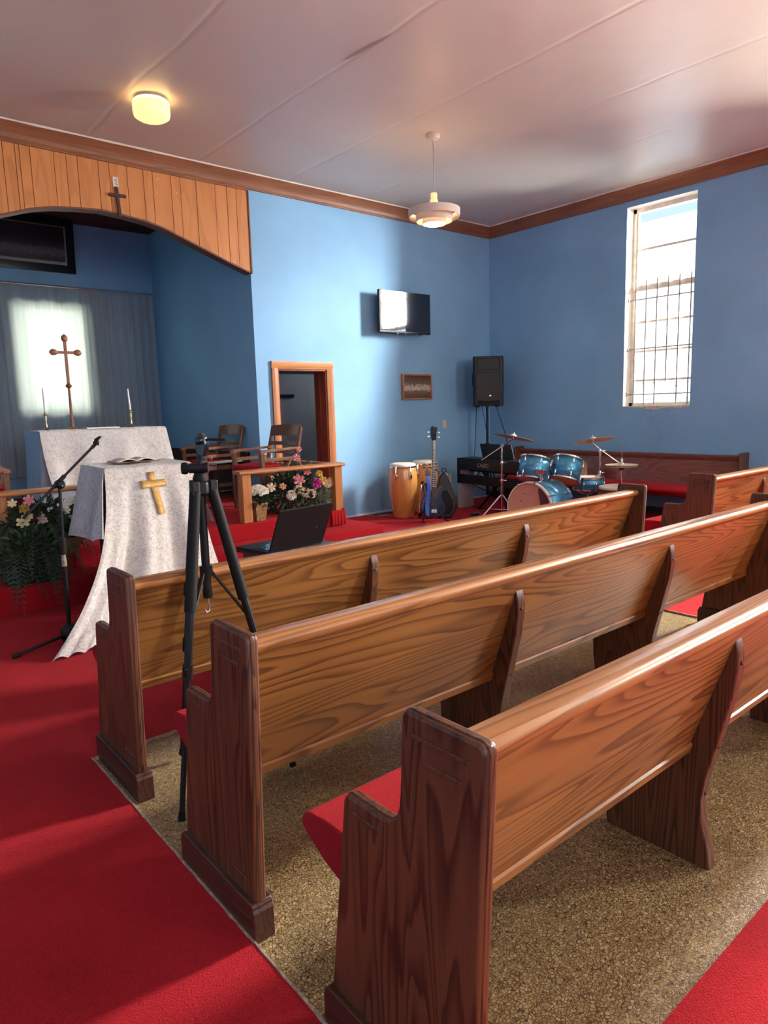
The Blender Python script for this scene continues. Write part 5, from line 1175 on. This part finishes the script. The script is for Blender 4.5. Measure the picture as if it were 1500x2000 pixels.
cable('black cable curling over the red floor under the piano', [(7.43, 6.82, 0.016), (7.2, 6.70, 0.016), (6.95, 6.30, 0.016), (7.02, 6.10, 0.016), (6.95, 5.95, 0.016), (7.05, 5.80, 0.016)])
pd = thing('sustain_pedal', 'small black pedal on the red carpet before the piano', 'pedal', (6.52, 5.95, 0.010), R(60))
MB().prism([(-0.05, 0), (0.05, 0), (0.05, 0.018), (-0.05, 0.03)], 'x', -0.035, 0.035).build('housing', 'black', pd, smooth=0, bevel=0.004)
MB().prism([(-0.06, 0.032), (0.03, 0.022), (0.03, 0.027), (-0.06, 0.038)], 'x', -0.025, 0.025).build('treadle', 'steel', pd, smooth=0)

# ------------------------------------------------------------------ drum kit
def drum(t, mtx, r, h, name_top='batter_head', bottom=True, lugs=6, shell='drum_blue', topm='skin_head', botm='bd_head', lugz=(0.2, 0.8), double=True):
    MB().lathe([(r, 0), (r, h)], 40, mtx, cap=False).build('shell', shell, t, smooth=60, solid=0.006)
    for z0, s in ((h, 1), (0, -1)):
        MB().lathe([(r+0.004, z0-s*0.012), (r+0.011, z0-s*0.006), (r+0.011, z0+s*0.008), (r+0.002, z0+s*0.013)], 40, mtx, cap=False).build('hoop', 'chrome', t, smooth=40, solid=0.003)
        if s > 0 or bottom: MB().lathe([(0, z0+s*0.006), (r*0.9, z0+s*0.006), (r+0.003, z0+s*0.002)], 40, mtx, cap=False).build(name_top if s > 0 else 'resonant_head', topm if s > 0 else botm, t, smooth=60)
    for k in range(lugs):
        q = 2*PI*k/lugs+0.3; rm = mtx @ Matrix.Rotation(q, 4, 'Z')
        for z in ([h*lugz[0], h*lugz[1]] if double else [h*0.5]):
            lg = MB().lathe([(0, -0.022), (0.009, -0.020), (0.012, -0.005), (0.012, 0.005), (0.009, 0.020), (0, 0.022)], 10, rm @ Matrix.Translation((r+0.010, 0, z))).build('lug', 'chrome', t, smooth=50)
        MB().tube([rm @ Vector((r+0.013, 0, h+0.004)), rm @ Vector((r+0.012, 0, h*lugz[1] if double else h*0.5))], 0.003, 6).build('tension_rod', 'chrome', t)
        if bottom: MB().tube([rm @ Vector((r+0.013, 0, -0.004)), rm @ Vector((r+0.012, 0, h*lugz[0] if double else h*0.5))], 0.003, 6).build('tension_rod', 'chrome', t)
BX, BY, BR = 5.99, 4.655, 0.272
bd = thing('bass_drum', 'blue sparkle bass drum lying on its side with tan front head', 'drum', (0, 0, 0))
ax = Vector((math.cos(R(4)), math.sin(R(4)), 0.0)); mb_ = Matrix.Translation((BX, BY, BR+0.014)) @ look(ax)
MB().lathe([(BR, 0.0), (BR, 0.42)], 56, mb_, cap=False).build('shell', 'drum_blue', bd, smooth=60, solid=0.008)
MB().lathe([(0.0, 0.004), (BR*0.95, 0.002), (BR, -0.004)], 56, mb_, cap=False).build('front_head', 'bd_head', bd, smooth=60)
arc = [(BR*0.93*math.cos(q), BR*0.93*math.sin(q)) for q in [R(a) for a in range(-62, 63, 6)]]
inner_ = [(0.46*BR+0.05*BR*math.cos(k), (1-2*k/10)*BR*0.80) for k in range(0, 11)]
ds = MB().prism(arc+inner_, 'z', -0.006, -0.001); ds.v = [tuple(mb_ @ (Matrix.Rotation(R(180), 4, 'Z') @ Vector(v)+Vector((0, 0, -0.004)))) for v in ds.v]; ds.build('clear_section', 'clear_head', bd, smooth=0)
MB().lathe([(0, 0.424), (BR, 0.424)], 56, mb_, cap=False).build('batter_head', 'skin_head', bd, smooth=60)
for z in (-0.006, 0.412): MB().lathe([(BR-0.004, z-0.014), (BR+0.012, z-0.012), (BR+0.014, z+0.018), (BR+0.002, z+0.02)], 56, mb_, cap=False).build('hoop', 'white_paint' if z < 0 else 'chrome', bd, smooth=40, solid=0.004)
for k in range(8):
    q = k*PI/4+0.25; rm = mb_ @ Matrix.Rotation(q, 4, 'Z')
    for z in (0.09, 0.33): MB().lathe([(0, -0.025), (0.010, -0.022), (0.013, 0), (0.010, 0.022), (0, 0.025)], 10, rm @ Matrix.Translation((BR+0.012, 0, z))).build('lug', 'chrome', bd, smooth=50)
    MB().tube([rm @ Vector((BR+0.018, 0, -0.02)), rm @ Vector((BR+0.016, 0, 0.09))], 0.0035, 6).build('tension_rod', 'chrome', bd); MB().tube([rm @ Vector((BR+0.018, 0, 0.44)), rm @ Vector((BR+0.016, 0, 0.33))], 0.0035, 6).build('tension_rod', 'chrome', bd)
    MB().box(rm @ Vector((BR+0.012, 0, -0.012)), (0.016, 0.03, 0.03), (rm.to_3x3()).to_4x4()).build('claw_hook', 'chrome', bd, smooth=0, bevel=0.003)
for s in (-1, 1): MB().tube([(BX+0.12, BY+s*0.22, 0.20), (BX+0.06, BY+s*0.36, 0.02)], 0.009, 8).build('spur', 'chrome', bd)
MB().tube([(BX+0.20, BY, 2*BR-0.01), (BX+0.20, BY, 2*BR+0.13)], 0.016, 10).build('tom_post', 'chrome', bd)
box((BX+0.20, BY, 2*BR+0.12), (0.06, 0.10, 0.05)).build('tom_bracket', 'chrome', bd, smooth=0, bevel=0.006)
for k, (a, z) in enumerate(((30, .5), (65, .62), (-35, .60))):
    p = mb_ @ Vector((BR*z*math.cos(R(a)), BR*z*math.sin(R(a)), -0.001)); MB().box(p, (0.002, 0.028, 0.006)).build('printed_mark', 'ink', bd, smooth=0)
def tom(label, top, bot, r):
    t = thing('tom_drum', label, 'drum', (0, 0, 0), 0, 'blue tom drums'); a = Vector(top)-Vector(bot)
    m_ = Matrix.Translation(bot) @ look(a); drum(t, m_, r, a.length); MB().tube([Vector(bot)+a*0.45+Vector((0.0, -r if label.startswith('left') else r, 0)), (BX+0.20, BY, 2*BR+0.11)], 0.010, 8).build('mounting_arm', 'chrome', t)
    d = (Vector((-1, -0.75, 0))).normalized(); c = Vector(bot)+a*0.5+d*(r+0.004); MB().lathe([(0, 0), (0.022, 0), (0.018, 0.006), (0, 0.007)], 14, Matrix.Translation(c) @ look(d)).build('badge', 'chrome', t, smooth=40); return t
tom('left blue sparkle tom on the bass drum, nearer the piano', (6.36, 4.86, 0.790), (6.275, 4.845, 0.560), 0.165)
tom('right blue sparkle tom on the bass drum, tilted toward the wall pew', (6.66, 4.63, 0.770), (6.555, 4.615, 0.540), 0.165)
t = thing('snare_drum', 'shallow blue snare drum on a folding stand right of the toms', 'drum', (7.02, 4.60, 0.40))
drum(t, Matrix.Translation((0, 0, 0)), 0.175, 0.135, lugs=8, double=False)
t = thing('snare_stand', 'chrome stand under the blue snare drum', 'stand', (7.02, 4.60, 0.009))
MB().tube([(0, 0, 0.10), (0, 0, 0.33)], 0.012, 8).build('tube', 'chrome', t)
for k in range(3):
    q = k*2*PI/3; c, s = math.cos(q), math.sin(q); MB().tube([(0, 0, 0.32), (0.15*c, 0.15*s, 0.37), (0.19*c, 0.19*s, 0.385)], 0.007, 8).build('basket_arm', 'chrome', t); MB().tube([(0, 0, 0.22), (0.24*c, 0.24*s, 0.008)], 0.008, 8).build('leg', 'chrome', t)
t = thing('floor_tom', 'wide cream topped drum with dark brown side behind the front pew right end', 'drum', (6.86, 4.09, 0.22))
MB().lathe([(0.215, 0), (0.215, 0.24)], 44, cap=False).build('shell', 'tan_wood', t, smooth=60, solid=0.006)
for z in (0.0, 0.10, 0.19): MB().lathe([(0.218, z), (0.226, z+0.004), (0.226, z+0.03), (0.218, z+0.034)], 44, cap=False).build('hoop', 'black' if z < 0.15 else 'tan_wood', t, smooth=40)
MB().lathe([(0, 0.270), (0.20, 0.268), (0.228, 0.260), (0.230, 0.240), (0.222, 0.234)], 44, cap=False).build('batter_head', 'skin_head', t, smooth=50)
for k in range(3):
    q = k*2*PI/3+0.3; MB().tube([(0.225*math.cos(q), 0.225*math.sin(q), 0.14), (0.235*math.cos(q), 0.235*math.sin(q), -0.21)], 0.008, 8).build('leg', 'chrome', t)

def tripod_legs(t, r, h, m='chrome'):
    for k in range(3):
        q = k*2*PI/3+0.5; c, s = math.cos(q), math.sin(q); MB().tube([(0.015*c, 0.015*s, h), (r*c, r*s, 0.012)], 0.009, 8).build('leg', m, t); MB().tube([(0.01*c, 0.01*s, 0.12), (r*0.6*c, r*0.6*s, h*0.45)], 0.006, 6).build('brace', m, t); MB().lathe([(0, -0.01), (0.014, -0.01), (0.014, 0.01), (0, 0.012)], 8, Matrix.Translation((r*c, r*s, 0.012))).build('rubber_foot', 'black_matte', t)
CYM = [(0, 0.026), (0.012, 0.026), (0.03, 0.018), (0.038, 0.010), (0.12, 0.002), (1, -0.018), (1, -0.0195), (0.12, 0.0003), (0.036, 0.0085), (0.028, 0.016), (0.010, 0.024), (0, 0.024)]
def cymbal(label, c, nrm, r, cat_group='cymbals'):
    t = thing('cymbal', label, 'cymbal', c, 0, cat_group); t.rotation_euler = Vector(nrm).to_track_quat('Z', 'Y').to_euler()
    prof = []
    for a, z in CYM: prof.append((a*r if a > 0.1 else a*r/0.25, z))
    MB().lathe(prof, 48, cap=False).build('plate', 'bronze', t, smooth=50)
    MB().lathe([(0, 0.024), (0.016, 0.025), (0.016, 0.034), (0.006, 0.036), (0.006, 0.05), (0, 0.051)], 12).build('wing_nut', 'chrome', t, smooth=40); return t
# left crash and its boom stand
c1 = Vector((6.62, 5.395, 1.03)); A1 = Vector((6.29, 5.62, 0.748)); S1 = Vector((6.50, 5.475, 0.009))
t = thing('cymbal_stand', 'chrome boom cymbal stand in front of the piano', 'stand', tuple(S1), 0, 'cymbal stands')
MB().tube([(0, 0, 0.05), (0, 0, 0.50)], 0.014, 10).build('lower_tube', 'chrome', t); MB().tube([(0, 0, 0.48), (0, 0, 0.90)], 0.011, 10).build('upper_tube', 'chrome', t)
for z in (0.46, 0.68): MB().lathe([(0, z), (0.020, z), (0.022, z+0.02), (0.018, z+0.04), (0, z+0.04)], 12).build('clamp', 'chrome', t, smooth=40); MB().tube([(0.015, -0.01, z+0.02), (0.045, -0.03, z+0.02)], 0.007, 6).build('wing_screw', 'chrome', t)
MB().lathe([(0, -0.022), (0.02, -0.022), (0.02, 0.022), (0, 0.022)], 12, Matrix.Translation((0, 0, 0.91)) @ look((0.7, 0.7, 0))).build('tilter', 'chrome', t, smooth=40)
MB().tube([A1-S1, c1-S1+Vector((0.0, 0.0, -0.03))], 0.008, 8).build('boom', 'chrome', t); MB().tube([c1-S1+Vector((0, 0, -0.035)), c1-S1+Vector((0.006, 0, 0.03))], 0.006, 8).build('spindle', 'chrome', t)
tripod_legs(t, 0.28, 0.30)
cymbal('thin tilted crash cymbal at the left above the piano', c1, (0.23, -0.09, 0.97), 0.255)
c2 = Vector((7.05, 4.565, 0.985)); S2 = Vector((7.10, 4.50, 0.009)); B2 = Vector((7.27, 4.35, 0.70))
t = thing('cymbal_stand', 'chrome boom cymbal stand right of the toms', 'stand', tuple(S2), 0, 'cymbal stands')
MB().tube([(0, 0, 0.05), (0, 0, 0.60)], 0.014, 10).build('lower_tube', 'chrome', t); MB().tube([(0, 0, 0.58), (0, 0, 0.84)], 0.011, 10).build('upper_tube', 'chrome', t)
for z in (0.56, 0.82): MB().lathe([(0, z), (0.022, z), (0.024, z+0.02), (0.018, z+0.045), (0, z+0.045)], 12).build('clamp', 'chrome', t, smooth=40); MB().tube([(0.015, -0.01, z+0.02), (0.05, -0.035, z+0.02)], 0.008, 6).build('wing_screw', 'chrome', t)
MB().tube([c2-S2+Vector((0, 0, -0.05)), Vector((0, 0, 0.85)), B2-S2], 0.008, 8).build('boom', 'chrome', t); MB().tube([c2-S2+Vector((0, 0, -0.06)), c2-S2+Vector((0, 0, 0.035))], 0.006, 8).build('spindle', 'chrome', t)
tripod_legs(t, 0.26, 0.28)
cymbal('wide ride cymbal above the snare drum, highest at the right', c2, (0.06, 0.20, 0.97), 0.235)
H = Vector((7.30, 4.34, 0.009))
t = thing('hi_hat_stand', 'chrome hi-hat stand with a thin upright rod at the right of the drums', 'stand', tuple(H), 0)
MB().tube([(0, 0, 0.03), (0, 0, 0.62)], 0.013, 10).build('tube', 'chrome', t); MB().tube([(0, 0, 0.60), (0, 0, 0.905)], 0.0045, 8).build('pull_rod', 'chrome', t); MB().lathe([(0, 0.60), (0.03, 0.61), (0.03, 0.63), (0, 0.64)], 14).build('seat_cup', 'black', t, smooth=40)
MB().lathe([(0, 0.70), (0.018, 0.70), (0.018, 0.735), (0.010, 0.745), (0, 0.745)], 12).build('clutch', 'chrome', t, smooth=40); tripod_legs(t, 0.25, 0.26)
cymbal('upper cymbal of the hi-hat pair', H+Vector((0, 0, 0.672)), (0.0, 0.0, 1), 0.185, 'hi-hat cymbals')
q = cymbal('lower cymbal of the hi-hat pair, turned upside down', H+Vector((0, 0, 0.650)), (0.0, 0, -1), 0.185, 'hi-hat cymbals')
t = thing('cardboard_box', 'small open cardboard box on the wall pew seat behind the drums', 'box', (7.66, 5.17, 0.436), R(20))
b = MB(); b.span((-0.09, -0.09, 0), (0.09, -0.086, 0.20)); b.span((-0.09, 0.086, 0), (0.09, 0.09, 0.20)); b.span((-0.09, -0.086, 0), (-0.086, 0.086, 0.20)); b.span((0.086, -0.086, 0), (0.09, 0.086, 0.20)); b.span((-0.086, -0.086, 0), (0.086, 0.086, 0.004)); b.build('carton', 'cardboard', t, smooth=0)
MB().add([(-0.09, -0.09, 0.20), (0.09, -0.09, 0.20), (0.09, -0.15, 0.26), (-0.09, -0.15, 0.26)], [(0, 1, 2, 3)]).build('flap', 'cardboard', t, smooth=0, solid=0.003)
MB().add([(-0.09, -0.09, 0.20), (-0.09, 0.09, 0.20), (-0.14, 0.09, 0.25), (-0.14, -0.09, 0.25)], [(0, 1, 2, 3)]).build('flap', 'cardboard', t, smooth=0, solid=0.003)
